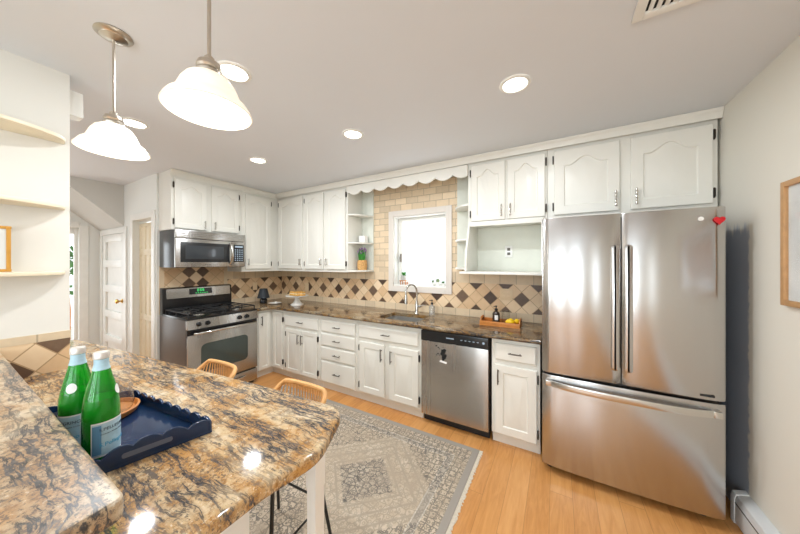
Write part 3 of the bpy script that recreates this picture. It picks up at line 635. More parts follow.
# dishwasher
c = thing('dishwasher', 'stainless steel dishwasher with black control strip under the worktop', 'dishwasher', (3.115, -.3, 0))
MB().box(2.812, 3.423, -.585, -.02, .09, .868).build('body', MT['dgrey'], c)
mb = MB(); mb.box(2.812, 3.423, -.612, -.585, .085, .768, .006); o = mb.build('door', MT['steel'], c)
MB().box(2.812, 3.423, -.618, -.584, .77, .862, .006).build('control_panel', MT['panel'], c)
mb = MB(); mb.box(3.06, 3.13, -.6192, -.6175, .815, .823)
for k in range(5): mb.box(3.19 + k * .035, 3.206 + k * .035, -.6192, -.6175, .815, .82)
mb.lathe([(.001, 0), (.01, 0), (.01, .002)], (3.385, -.6195, .818), 12, 'y'); mb.build('panel_marks', MT['glow_marks'], c)  # small lettering marks, a faint glow added to the print
mb = MB(); mb.box(2.815, 3.42, -.545, -.525, .001, .085); mb.build('toe_kick', MT['matte'], c)
# dark drawing and white paper stuck on the dishwasher
mb = MB(); random.seed(4)
for (u, w, r) in ((3.02, .665, .016), (3.03, .69, .02), (3.035, .64, .018), (3.045, .705, .012), (3.018, .70, .008), (2.965, .735, .008), (2.985, .722, .006), (2.995, .712, .004), (2.98, .665, .006), (2.995, .655, .004), (2.965, .652, .005), (3.05, .66, .012), (3.03, .62, .012), (3.03, .73, .003)):
    pts = [(u + r * (1 + .35 * random.uniform(-1, 1)) * math.cos(t), -.6126, w + r * 1.1 * (1 + .35 * random.uniform(-1, 1)) * math.sin(t)) for t in [2 * PI * k / 9 for k in range(9)]]; mb.prism(pts, (0, -.0008, 0))
c2 = thing('dishwasher_decal', 'black splotchy decal with white bottom strip stuck on the dishwasher door', 'decal', (3.03, -.6126, .59))
mb.build('decal', MT['matte'], c2)
MB().prism([(2.995, -.6126, .595), (3.06, -.6126, .585), (3.065, -.6126, .603), (3.0, -.6126, .612)], (0, -.001, 0)).build('paper_strip', MT['paper'], c2)

# microwave
c = thing('microwave', 'stainless over-the-range microwave with dark door glass', 'microwave', (.2, -1.22, 1.43))
MY0, MY1 = -1.598, -.851
MB().box(.01, .372, MY0, MY1, 1.435, 1.846, .003).build('body', MT['mside'], c)
mb = MB(); mb.box(.37, .40, MY0, MY1, 1.757, 1.846, .004)
for k in range(4): mb.box(.398, .405, MY0 + .01, MY1 - .01, 1.768 + k * .019, 1.778 + k * .019, .002)
mb.build('vent_grille', MT['steel'], c)
dm = MB().box(.372, .405, MY0, -1.018, 1.44, 1.752, .005).build('door', MT['steel'], c)
MB().box(.404, .4075, -1.555, -1.045, 1.495, 1.715, .003).build('window', MT['panel'], dm)
MB().box(.407, .409, -1.51, -1.115, 1.53, 1.68, .001).build('window_glass', MT['dgl2'], dm)
MB().tube([(.405, -1.035, 1.725)] + [(.415 + .04 * math.sin(PI * k / 10), -1.035, 1.715 - .235 * k / 10) for k in range(11)] + [(.405, -1.035, 1.47)], .0125, 10).build('handle', MT['steel_h'], dm)
cp = MB().box(.372, .405, -1.016, MY1, 1.44, 1.752, .005).build('control_panel', MT['steel'], c)
MB().box(.404, .4075, -.995, -.87, 1.50, 1.715, .002).build('keypad', MT['panel'], cp)
mb = MB()
for i in range(4):
    for j in range(6): mb.box(.407, .4082, -.984 + i * .028, -.970 + i * .028, 1.515 + j * .026, 1.525 + j * .026)
mb.box(.407, .4082, -.98, -.885, 1.68, 1.70); mb.build('keypad_marks', MT['glow_marks'], cp)  # key print, given the same faint added glow
mb = MB(); mb.box(.405, .4058, -1.32, -1.25, 1.462, 1.468); mb.build('nameplate', MT['dgrey'], dm)

# gas range
c = thing('gas_range', 'stainless and black gas range with oven, below the microwave', 'stove', (.35, -1.22, 0))
SY_0, SY_1 = -1.598, -.848
MB().box(.01, .63, SY_0, SY_1, .02, .895, .004).build('body', MT['dgrey'], c)
MB().box(.085, .655, SY_0, SY_1, .885, .915, .006).build('cooktop', MT['black'], c)
bgd = MB().prism([(.0095, SY_0, .895), (.085, SY_0, .895), (.085, SY_0, 1.06), (.075, SY_0, 1.19), (.05, SY_0, 1.20), (.0095, SY_0, 1.20)], (0, SY_1 - SY_0, 0), .004).build('backguard', MT['black'], c)
mb = MB(); f = lambda y, z, n: Vector((.085 - (z - 1.06) * .077 + n, y, z)); pts = rounded_poly([(SY_0 + .035, 1.075), (SY_1 - .02, 1.075), (SY_1 - .02, 1.185), (SY_0 + .035, 1.185)], .012)
mb.loops([[f(p.x, p.y, .0) for p in pts], [f(p.x, p.y, .005) for p in pts]]); fp = mb.build('backguard_panel', MT['steel'], bgd)
mb = MB(); mb.loops([[f(p.x, p.y, .004) for p in rounded_poly([(-1.34, 1.105), (-1.09, 1.105), (-1.09, 1.175), (-1.34, 1.175)], .006)], [f(p.x, p.y, .008) for p in rounded_poly([(-1.34, 1.105), (-1.09, 1.105), (-1.09, 1.175), (-1.34, 1.175)], .006)]]); mb.build('display', MT['panel'], bgd)
mb = MB()
def seg(y0, y1, z0, z1): mb.loops([[f(y0, z0, .008), f(y1, z0, .008), f(y1, z1, .008), f(y0, z1, .008)], [f(y0, z0, .0095), f(y1, z0, .0095), f(y1, z1, .0095), f(y0, z1, .0095)]])
for k in range(3):
    y = -1.255 + k * .028
    for (a, b, d, e) in ((0, .016, .138, .141), (0, .016, .152, .155), (0, .016, .166, .169), (0, .003, .138, .169), (.013, .016, .138, .169)): seg(y + a, y + b, 1 + d - .0, 1 + e)
for k in range(6): seg(-1.275 + k * .024, -1.262 + k * .024, 1.116, 1.122)
mb.build('display_digits', MT['green_led'], bgd)
# grates and burners
for k, (bx, by) in enumerate(((.22, -1.42), (.50, -1.42), (.22, -1.02), (.50, -1.02))):
    b = MB().lathe([(.055, 0), (.055, .006), (.04, .01), (.04, .018), (.001, .02)], (bx, by, .915), 20).build('burner', MT['steel_h'], c)
    MB().lathe([(.034, .018), (.034, .026), (.001, .028)], (bx, by, .915), 18).build('burner_cap', MT['matte'], b)
for ya, yb in ((-1.575, -1.235), (-1.21, -.87)):
    mb = MB(); zt = .957; r = .0065
    mb.tube([(.10, ya, zt), (.63, ya, zt), (.63, yb, zt), (.10, yb, zt)], r, 6, True)
    mb.tube([(.365, ya, zt), (.365, yb, zt)], r, 6); ym = (ya + yb) / 2; mb.tube([(.10, ym, zt), (.19, ym, zt)], r, 6); mb.tube([(.25, ym, zt), (.47, ym, zt)], r, 6); mb.tube([(.53, ym, zt), (.63, ym, zt)], r, 6)
    for xx in (.22, .50):
        mb.tube([(xx, ya, zt), (xx, ym - .04, zt)], r, 6); mb.tube([(xx, ym + .04, zt), (xx, yb, zt)], r, 6)
    for xx in (.10, .365, .63):
        for yy in (ya, yb): mb.tube([(xx, yy, zt), (xx, yy, .914)], r, 6)
    mb.build('grate', MT['matte'], c)
cpn = MB().prism([(.63, SY_0, .80), (.672, SY_0, .80), (.655, SY_0, .893), (.63, SY_0, .893)], (0, SY_1 - SY_0, 0), .003).build('control_panel', MT['steel'], c)
for y in (-1.497, -1.412, -1.07, -.985):
    mb = MB(); mb.lathe([(.024, 0), (.024, .006), (.019, .01), (.017, .028), (.014, .032), (.001, .032)], (.666, y, .846), 18, 'x'); mb.box(.69, .703, y - .004, y + .004, .83, .862, .002); mb.build('knob', MT['black'], c)
MB().box(.628, .652, SY_0 + .002, SY_1 - .002, .715, .798).build('trim_strip', MT['black'], c)
od = MB().box(.63, .668, SY_0 + .004, SY_1 - .004, .20, .74, .006).build('oven_door', MT['steel'], c)
MB().prism([(.6675, p.x, p.y) for p in rounded_poly([(-1.475, .33), (-.975, .33), (-.975, .63), (-1.475, .63)], .05)], (.003, 0, 0), .001).build('oven_window', MT['dglass'], od)
mb = MB(); mb.tube([(.668, -1.545, .755), (.70, -1.545, .757), (.71, -1.53, .757), (.71, -.915, .757), (.70, -.90, .757), (.668, -.90, .755)], .012, 10); mb.build('handle', MT['steel_h'], od)
dw = MB().box(.63, .664, SY_0 + .004, SY_1 - .004, .04, .182, .006).build('drawer', MT['steel'], c)
MB().tube([(.664, -1.45, .13)] + [(.664 + .03 * math.sin(PI * k / 8) ** .5, -1.45 + .45 * k / 8, .13) for k in range(1, 8)] + [(.664, -1.0, .13)], .009, 8).build('handle', MT['steel_h'], dw)
MB().box(.05, .61, SY_0 + .02, SY_1 - .02, .0, .03).build('base', MT['matte'], c)

# ------------------------------------------------------------------ peninsula
pen = rounded_poly([(.80, -2.78), (3.262, -2.78), (3.268, -2.50), (3.298, -2.34), (3.195, -2.115), (2.7, -2.15), (1.0, -2.335), (.80, -2.365)], [0, 0, .1, .16, .10, 0, 0, .03], 12)
pen = [(p.x, p.y) for p in pen]
mb = MB(); mb.prism([(x, y, .88) for x, y in pen], (0, 0, .04), .012, 4)
o = mb.build('peninsula_worktop', MT['granite']); tag(o, 'gold and black granite peninsula worktop with rounded corner, under the blue tray', 'countertop')
mb = MB(); mb.prism([(x, y, 1.032) for x, y in [(p.x, p.y) for p in rounded_poly([(XS + .011, -3.15), (3.285, -3.15), (3.25, -2.752), (XS + .011, -2.752)], [0, .03, .02, 0])]], (0, 0, .04), .008, 3)
o = mb.build('raised_bar_top', MT['granite_b']); tag(o, 'raised granite bar ledge in the near left foreground', 'countertop')
struct('wall_knee', MB().box(XS + .001, 3.21, -2.97, -2.802, .0, 1.031), MT['wall'])
c = thing('peninsula_cabinet', 'white cabinet under the granite peninsula', 'cabinet', (2.4, -2.65, 0))
MB().box(XS + .011, 3.19, -2.80, -2.49, .0, .879, .003).build('cabinet_box', MT['trim'], c)
# turned white support post
mb = MB(); prof = []
def sq(cx, cy, h, z): return [(cx - h, cy - h, z), (cx + h, cy - h, z), (cx + h, cy + h, z), (cx - h, cy + h, z)]
mb.loops([sq(3.20, -2.265, h, z) for h, z in ((.019, 0), (.0185, .3), (.02, .72), (.022, .73), (.022, .879))])
o = mb.build('support_post', MT['trim']); tag(recenter(o), 'white square tapered post under the rounded peninsula corner', 'table leg')

# shelves on the stub wall
def wall_shelf(z, pr, label):
    n = 24; pts = [(XS, -3.6, z), (XS, -2.555, z)]
    for k in range(1, n + 1):
        a = k / n; pts.append((XS + pr * math.sin(PI / 2 * a) ** .75, -2.555 - .55 * (1 - math.cos(PI / 2 * a)), z))
    pts.append((XS + pr, -3.6, z))
    o = MB().prism(pts, (0, 0, .018), .004).build('wall_shelf', MT['cream']); tag(recenter(o), label, 'shelf', 'curved wall shelves'); return o
wall_shelf(2.118, .225, 'topmost curved cream shelf on the left foreground wall')
wall_shelf(1.766, .215, 'middle curved cream shelf, above the gilt frame')
wall_shelf(1.425, .185, 'lowest curved cream shelf, carrying the gilt frame')
# gilt frame standing on the lowest shelf
c = thing('picture_frame', 'small gilt wooden picture frame standing on the lowest wall shelf', 'picture frame', (1.70, -2.8, 1.444))
Mf = MB_left(1.70)
mb = MB(); fa, fb, fz0, fz1, fw = -2.93, -2.727, 1.4445, 1.657, .0135
for (u0, u1, v0, v1) in ((fa, fa + fw, fz0, fz1), (fb - fw, fb, fz0, fz1), (fa + fw, fb - fw, fz0, fz0 + fw), (fa + fw, fb - fw, fz1 - fw, fz1)): mb.box(1.692, 1.704, u0, u1, v0, v1, .003)
for (u, v) in ((fb - fw / 2, fz0 + fw / 2), (fb - fw / 2, fz1 - fw / 2), (fa + fw / 2, fz0 + fw / 2), (fa + fw / 2, fz1 - fw / 2)): mb.box(1.702, 1.706, u - .008, u + .008, v - .0065, v + .0065, .002)
mb.build('frame', MT['gold'], c); MB().box(1.695, 1.700, fa + fw, fb - fw, fz0 + fw, fz1 - fw).build('picture', MT['art'], c)

# framed picture on the right wall
c = thing('framed_picture', 'oak framed print hanging on the right wall', 'picture', (4.84, -1.22, 1.29))
mb = MB(); a, b, z0, z1, w = -1.66, -.917, 1.288, 1.864, .026
for (u0, u1, v0, v1) in ((a, a + w, z0, z1), (b - w, b, z0, z1), (a + w, b - w, z0, z0 + w), (a + w, b - w, z1 - w, z1)): mb.box(4.828, XR - .001, u0, u1, v0, v1, .003)
mb.build('frame', MT['oak'], c); MB().box(4.842, XR - .002, a + w, b - w, z0 + w, z1 - w).build('mat_board', MT['art'], c)
MB().box(4.8405, 4.8425, a + .13, b - .12, z0 + .11, z1 - .11).build('print', MT['art2'], c)
MB().box(4.834, 4.836, a + w, b - w, z0 + w, z1 - w).build('glazing', MT['wglass'], c)

# baseboard heater
c = thing('baseboard_heater', 'white enamel baseboard heater along the right wall', 'heater', (4.82, -1.8, 0))
MB().prism([(XR - .001, -.60, .012), (4.795, -.60, .012), (4.795, -.60, .135), (4.802, -.60, .16), (4.815, -.60, .168), (XR - .001, -.60, .178)], (0, -2.9, 0), .003).build('cover', MT['heater'], c)
MB().prism([(XR - .001, -.585, .0), (4.792, -.585, .0), (4.792, -.585, .14), (4.80, -.585, .166), (4.815, -.585, .172), (XR - .001, -.585, .182)], (0, -.04, 0), .003).build('end_cap', MT['heater'], c)
MB().box(4.793, 4.7965, -3.5, -.63, .118, .124).build('vent_slot', MT['slot'], c)

# ------------------------------------------------------------------ ceiling lights and vent
def downlight(x, y, label):
    c = thing('recessed_downlight', label, 'ceiling light', (x, y, CZ), 'recessed ceiling downlights')
    MB().lathe([(.062, -.004), (.066, -.009), (.08, -.006), (.084, -.0005)], (x, y, CZ), 32).build('trim_ring', MT['trim'], c)
    MB().lathe([(.064, -.004), (.001, -.004)], (x, y, CZ), 32).build('lens', MT['can'], c)
    l = bpy.data.lights.new('downlight_glow', 'AREA'); l.shape = 'DISK'; l.size = .12; l.energy = 8.5; l.color = (.90, .95, 1); o = bpy.data.objects.new('downlight_glow', l); C.objects.link(o); o.parent = c; o.location = (0, 0, -.012)
downlight(3.708, -1.263, 'recessed downlight nearest the refrigerator'); downlight(2.523, -1.249, 'recessed downlight in front of the kitchen window')
downlight(1.36, -1.289, 'recessed downlight nearest the range'); downlight(2.427, -2.11, 'recessed downlight right behind the nearer pendant shade'); downlight(1.256, -2.171, 'recessed downlight beside the farther pendant shade')
def pendant(x, y, zr, R, label):
    c = thing('pendant_lamp', label, 'pendant lamp', (x, y, CZ), 'pair of pendant lamps over the peninsula')
    MB().lathe([(.062, 0), (.064, -.006), (.05, -.012), (.046, -.018), (.02, -.026), (.001, -.03)], (x, y, CZ), 32).build('canopy', MT['nickel'], c)
    MB().tube([(x, y, CZ - .02), (x, y, zr + .135)], .0055, 10).build('rod', MT['nickel'], c)
    MB().lathe([(.008, .172), (.014, .165), (.014, .152), (.030, .148), (.034, .134), (.030, .128), (.036, .118), (.034, .106)], (x, y, zr), 24).build('socket_cup', MT['nickel'], c)
    prof = [(.022, .112), (.042, .108), (.06, .096), (.073, .076), (.081, .056), (.087, .042), (.092, .036), (.104, .026), (.112, .014), (R, .0)]
    MB().lathe(prof + [(r - .004, h - .002) for r, h in prof[::-1]], (x, y, zr), 40).build('glass_shade', MT['shade'], c)
    b = MB().ball((x, y, zr + .065), .026, (1, 1, 1.2)).build('bulb', MT['bulb'], c)
    l = bpy.data.lights.new('pendant_glow', 'POINT'); l.energy = .9; l.shadow_soft_size = .05; l.color = (1, .95, .88); o = bpy.data.objects.new('pendant_glow', l); C.objects.link(o); o.parent = c; o.location = (0, 0, zr - CZ + .005)
pendant(2.984, -2.493, 1.952, .118, 'nearer pendant lamp with white glass bell shade, top centre-left')
pendant(2.21, -2.511, 1.985, .122, 'farther pendant lamp with white glass bell shade beside the stub wall')
c = thing('ceiling_vent', 'white slatted ceiling vent at the top right', 'vent', (4.3, -1.6, CZ))
vx0, vx1, vy0, vy1 = 4.185, 4.60, -1.72, -1.452
mb = MB()
for b in ((vx0, vx0 + .035, vy0, vy1), (vx1 - .035, vx1, vy0, vy1), (vx0 + .035, vx1 - .035, vy1 - .035, vy1), (vx0 + .035, vx1 - .035, vy0, vy0 + .035)): mb.box(*b, CZ - .012, CZ - .0005, .003)
mb.build('frame', MT['trim'], c); MB().box(vx0 + .03, vx1 - .03, vy0 + .03, vy1 - .03, CZ - .0025, CZ - .0005).build('duct_shade', MT['dark'], c)  # dark sheet on the ceiling paints the shade behind the slats
for k in range(14):
    x = vx0 + .045 + k * .0245; MB().prism([(x, vy0 + .033, CZ - .003), (x + .003, vy0 + .033, CZ - .003), (x + .013, vy0 + .033, CZ - .011), (x + .010, vy0 + .033, CZ - .011)], (0, vy1 - vy0 - .066, 0)).build('slat', MT['trim'], c)

# ------------------------------------------------------------------ outlets
def outlet(M, u, v, mat, label, w=.07, gang=1):
    c = thing('wall_outlet', label, 'outlet', M(u, v, 0), 'wall outlets'); p = MB(); hw = w * gang / 2
    a, b = M(u - hw, v - .057, 0), M(u + hw, v + .057, .006); mm = lambda i: sorted((a[i], b[i])); p.box(*mm(0), *mm(1), *mm(2), .002); p.build('cover_plate', mat, c)
    for g in range(gang):
        for dv in (-.022, .022):
            uu = u - hw + w / 2 + g * w; a2, b2 = M(uu - .014, v + dv - .014, .005), M(uu + .014, v + dv + .014, .0075); m2 = lambda i: sorted((a2[i], b2[i]))
            s = MB(); s.box(*m2(0), *m2(1), *m2(2), .002); s.build('socket', MT['slot'] if mat is MT['outw'] else MT['outlet'], c)
outlet(MB_back(-.0145), 3.496, 1.60, MT['outw'], 'white outlet inside the open microwave niche')
outlet(MB_back(-.0085), 3.47, 1.17, MT['outlet'], 'ivory double outlet on tile above the wooden tray', .06, 2)
outlet(MB_back(-.0085), .60, 1.12, MT['outlet'], 'ivory outlet on the back tile behind the cake stand')
outlet(MB_left(.0085), -.47, 1.14, MT['outlet'], 'ivory outlet on the left tile behind the black lamp')

# ------------------------------------------------------------------ small things on the back worktop
c = thing('table_lamp', 'tiny black table lamp in the worktop corner', 'lamp', (.262, -.50, CT1))
lx, ly = .262, -.50
MB().lathe([(.001, 0), (.045, 0), (.05, .006), (.05, .05), (.04, .065), (.012, .07), (.01, .085)], (lx, ly, CT1), 24).build('base', MT['black'], c)
MB().lathe([(.082, .075), (.05, .205), (.047, .205), (.078, .076)], (lx, ly, CT1), 24, cap1=False).build('lamp_shade', plain('black_shade', (38, 44, 50), .6), c)
c = thing('saucer', 'small white dish beside the black lamp', 'dish', (.46, -.46, CT1))
MB().lathe([(.001, 0), (.05, 0), (.085, .01), (.088, .013), (.05, .006), (.001, .005)], (.46, -.46, CT1), 28).build('plate', MT['white'], c)
MB().lathe([(.001, .006), (.018, .006), (.02, .02), (.012, .03), (.001, .032)], (.48, -.46, CT1), 16).build('knob', MT['white'], c)
cx, cy = .80, -.36
c = thing('cake_stand', 'white pedestal cake stand on the back worktop', 'cake stand', (cx, cy, CT1))
MB().lathe([(.001, 0), (.085, 0), (.085, .006), (.05, .03), (.03, .075), (.028, .11)], (cx, cy, CT1), 28).build('pedestal', MT['white'], c)
MB().lathe([(.001, .108), (.13, .112), (.15, .12), (.15, .126), (.13, .121), (.001, .121)], (cx, cy, CT1), 36).build('plate', MT['white'], c)
for k, (dx, dy) in enumerate(((-.06, -.02), (.03, -.03), (-.01, .05), (.075, .02))):
    t = thing('cake_slice', ['layered golden cake slice at the left of the cake stand', 'layered golden cake slice at the front of the cake stand', 'layered golden cake slice at the back of the cake stand', 'layered golden cake slice at the right of the cake stand'][k], 'cake', (cx + dx, cy + dy, CT1 + .126), 'cake slices on the stand'); X, Y, Z = cx + dx, cy + dy, CT1 + .127
    MB().box(X - .038, X + .038, Y - .03, Y + .03, Z, Z + .022, .004).build('sponge', MT['cake'], t); MB().box(X - .037, X + .037, Y - .029, Y + .029, Z + .022, Z + .03, .002).build('filling', MT['cream2'], t); MB().box(X - .038, X + .038, Y - .03, Y + .03, Z + .03, Z + .052, .006).build('topping', MT['cake'], t)

# wooden tray with bottle, glass and lemons
c = thing('serving_tray', 'warm wooden serving tray with handles on the back worktop', 'tray', (3.46, -.27, CT1))
tx0, tx1, ty0, ty1 = 3.29, 3.635, -.36, -.175
MB().box(tx0, tx1, ty0, ty1, CT1, CT1 + .01, .002).build('bottom', MT['acacia'], c)
mb = MB(); mb.box(tx0, tx1, ty0, ty0 + .012, CT1 + .009, CT1 + .042, .003); mb.box(tx0, tx1, ty1 - .012, ty1, CT1 + .009, CT1 + .042, .003); mb.build('side', MT['acacia'], c)
for x in (tx0, tx1 - .012):
    ym = (ty0 + ty1) / 2
    pts = [(x, ty0 + .0005, CT1 + .009), (x, ty1 - .0005, CT1 + .009), (x, ty1 - .0005, CT1 + .042)] + [(x, ym + .07 * math.cos(PI * k / 10), CT1 + .045 + .03 * math.sin(PI * k / 10)) for k in range(11)] + [(x, ty0 + .0005, CT1 + .042)]
    h = MB().prism(pts, (.012, 0, 0), .003).build('end_handle', MT['acacia'], c)
    MB().prism([(x - .0008, p.x, p.y) for p in rounded_poly([(ym - .035, CT1 + .04), (ym + .035, CT1 + .04), (ym + .035, CT1 + .055), (ym - .035, CT1 + .055)], .007)], (.0136, 0, 0)).build('grip_hole_shade', plain('shadow_hole', (60, 36, 18), .8), h)  # solid dark inset, shade of the hand hole painted instead of cut
tz = CT1 + .0105
c = thing('soap_bottle', 'smoky dark bottle with black pump standing in the wooden tray', 'bottle', (3.415, -.235, tz))
MB().lathe([(.001, 0), (.03, 0), (.033, .004), (.033, .085), (.026, .1), (.013, .11), (.013, .118)], (3.415, -.235, tz), 20).build('bottle', MT['amber'], c)
mb = MB(); mb.lathe([(.015, .116), (.015, .132), (.005, .134), (.004, .15), (.01, .152), (.01, .16), (.001, .161)], (3.415, -.235, tz), 14); mb.tube([(3.415, -.235, tz + .156), (3.40, -.27, tz + .154)], .004, 8); mb.build('pump', MT['matte'], c)
mb = MB(); mb.loops([[(3.415 + .0336 * math.sin(a), -.235 - .0336 * math.cos(a), tz + z) for a in [-.2 + .9 * k / 8 for k in range(9)]] for z in (.03, .075)], False, False, False); mb.build('label', MT['paper'], c)
o = MB().lathe([(.001, .006), (.034, .006), (.038, .12), (.040, .12), (.036, .0), (.001, .0)], (3.50, -.225, tz), 24).build('drinking_glass', MT['glass']); tag(recenter(o), 'clear drinking glass standing in the wooden tray', 'glass')
def lemon(x, y, z, a, r, label):
    mb = MB(); prof = [(.001, -1.42), (.12, -1.38), (.18, -1.25), (.5, -1.02), (.8, -.62), (.97, -.2), (1., .1), (.9, .5), (.66, .88), (.3, 1.16), (.14, 1.24), (.001, 1.28)]
    mb.lathe([(p * r, h * r) for p, h in prof], (0, 0, 0), 20, 'x'); o = mb.build('lemon', MT['lemon']); o.location = (x, y, z); o.rotation_euler = (0, 0, a); tag(o, label, 'lemon', 'lemons in the tray'); return o
lemon(3.548, -.29, tz + .031, .3, .031, 'large lemon at the front of the wooden tray'); lemon(3.595, -.225, tz + .026, 1.2, .026, 'smaller lemon behind, near the right end of the wooden tray')

# ------------------------------------------------------------------ open shelf things
c = thing('potted_lavender', 'purple lavender in a woven basket on the open corner shelf', 'plant', (1.745, -.125, 1.396))
px, py, pz = 1.745, -.125, 1.396
mb = MB(); pr = []
for k in range(15): pr.append((.056 + .006 * math.sin(PI * k / 14) + (.003 if k % 2 else 0), .125 * k / 14))
mb.lathe([(.001, 0)] + pr + [(.05, .125), (.048, .11), (.001, .11)], (px, py, pz), 28); mb.build('basket', MT['basket'], c)
random.seed(3); mb = MB(); mf = MB()
for k in range(60):
    a = random.uniform(0, 2 * PI); r = random.uniform(0, .04); L = random.uniform(.09, .16); x, y = px + r * math.cos(a), py + r * math.sin(a); tx, ty = x + (.02 + r) * .4 * math.cos(a), y + (.02 + r) * .4 * math.sin(a)
    mb.tube([(x, y, pz + .11), ((x + tx) / 2, (y + ty) / 2, pz + .11 + L * .55), (tx, ty, pz + .11 + L)], [.003, .0028, .001], 4)
    if k % 2: mf.ball((tx, ty, pz + .115 + L), .007, (1, 1, 2), 6, 5)
mb.build('leaves', MT['grass'], c); mf.build('flowers', MT['purple'], c)
o = MB().box(1.69, 1.785, -.13, -.05, 1.746, 1.835, .006).build('white_box', MT['paper']); tag(recenter(o), 'small white cube box on the middle open shelf', 'box')

# window sill plants
sz = WZ0 + .0005
c = thing('potted_plant', 'leafy plant in a grey pot on a wooden stand at the sill left end', 'plant', (2.262, .045, sz))
mb = MB()
for dx, dy in ((-.035, -.025), (.035, -.025), (-.035, .025), (.035, .025)): mb.tube([(2.262 + dx, .045 + dy, sz), (2.262 + dx, .045 + dy, sz + .06)], .005, 6)
mb.box(2.217, 2.307, .012, .078, sz + .055, sz + .065, .002); mb.build('stand', MT['acacia'], c)
MB().lathe([(.001, 0), (.032, 0), (.04, .06), (.036, .06), (.034, .05), (.001, .05)], (2.262, .045, sz + .066), 20).build('pot', plain('grey_pot', (190, 188, 182), .6), c)
def leaves(mb, x, y, z, n, R, H, w):
    for k in range(n):
        a = random.uniform(0, 2 * PI); e = random.uniform(.15, 1.2); L = R * random.uniform(.6, 1.); d = Vector((math.cos(a) * math.cos(e), math.sin(a) * math.cos(e), math.sin(e))); s = Vector((-math.sin(a), math.cos(a), 0)); p = Vector((x, y, z)) + d * R * .15; q = p + d * L * Vector((1, 1, H)).z
        m = p + (q - p) * .5 + Vector((0, 0, .006)); nrm = s.cross(d) * .0012
        mb.loops([[p, p + nrm, p + nrm * .5, p - nrm * .2], [m - s * w, m + nrm, m + s * w, m - nrm], [q, q + nrm, q + nrm * .5, q - nrm * .2]])
mb = MB(); leaves(mb, 2.262, .045, sz + .12, 34, .06, 1., .010); mb.build('leaves', MT['grass'], c)
for k, (x, r, h, kind, lab) in enumerate(((2.648, .022, .05, 0, 'spiky succulent in a tiny pot on the window sill, leftmost of three'), (2.712, .024, .06, 1, 'round cactus in a small white pot on the window sill, middle of three'), (2.778, .024, .05, 2, 'dark rosette succulent in a tiny white pot at the sill right end'))):
    c = thing('potted_succulent', lab, 'plant', (x, .05, sz), 'small succulents on the sill')
    MB().lathe([(.001, 0), (r * .75, 0), (r, h), (r * .88, h), (r * .85, h - .008), (.001, h - .008)], (x, .05, sz), 18).build('pot', MT['white'], c)
    mb = MB()
    if kind == 0: leaves(mb, x, .05, sz + h - .01, 16, .05, 1.1, .005)
    elif kind == 1:
        for q in range(10): a = 2 * PI * q / 10; mb.ball((x + .012 * math.cos(a), .05 + .012 * math.sin(a), sz + h + .014), .012, (1, 1, 1.9), 8, 6)
    else: leaves(mb, x, .05, sz + h - .008, 20, .038, 1., .010)
    mb.build('leaves', MT['sage'] if kind != 2 else MT['leaf'], c)

# ------------------------------------------------------------------ rug and stools
c = thing('area_rug', 'grey distressed oriental rug on the wood floor', 'rug', ((RX0 + RX1) / 2, (RY0 + RY1) / 2, 0))
c.location = (0, 0, 0)
MB().box(RX0, RX1, RY0, RY1, .0005, .009, .003).build('weave', MT['rug'], c)
mb = MB(); random.seed(9)
for side, x in ((1, RX1), (-1, RX0)):
    y = RY0 + .004
    while y < RY1 - .004:
        mb.box(min(x - side * .002, x + side * random.uniform(.02, .03)), max(x - side * .002, x + side * random.uniform(.02, .03)), y, y + .006, .001, .005); y += .0085
o = mb.build('fringe', MT['fringe'], c, smooth=False); o['kind'] = 'stuff'

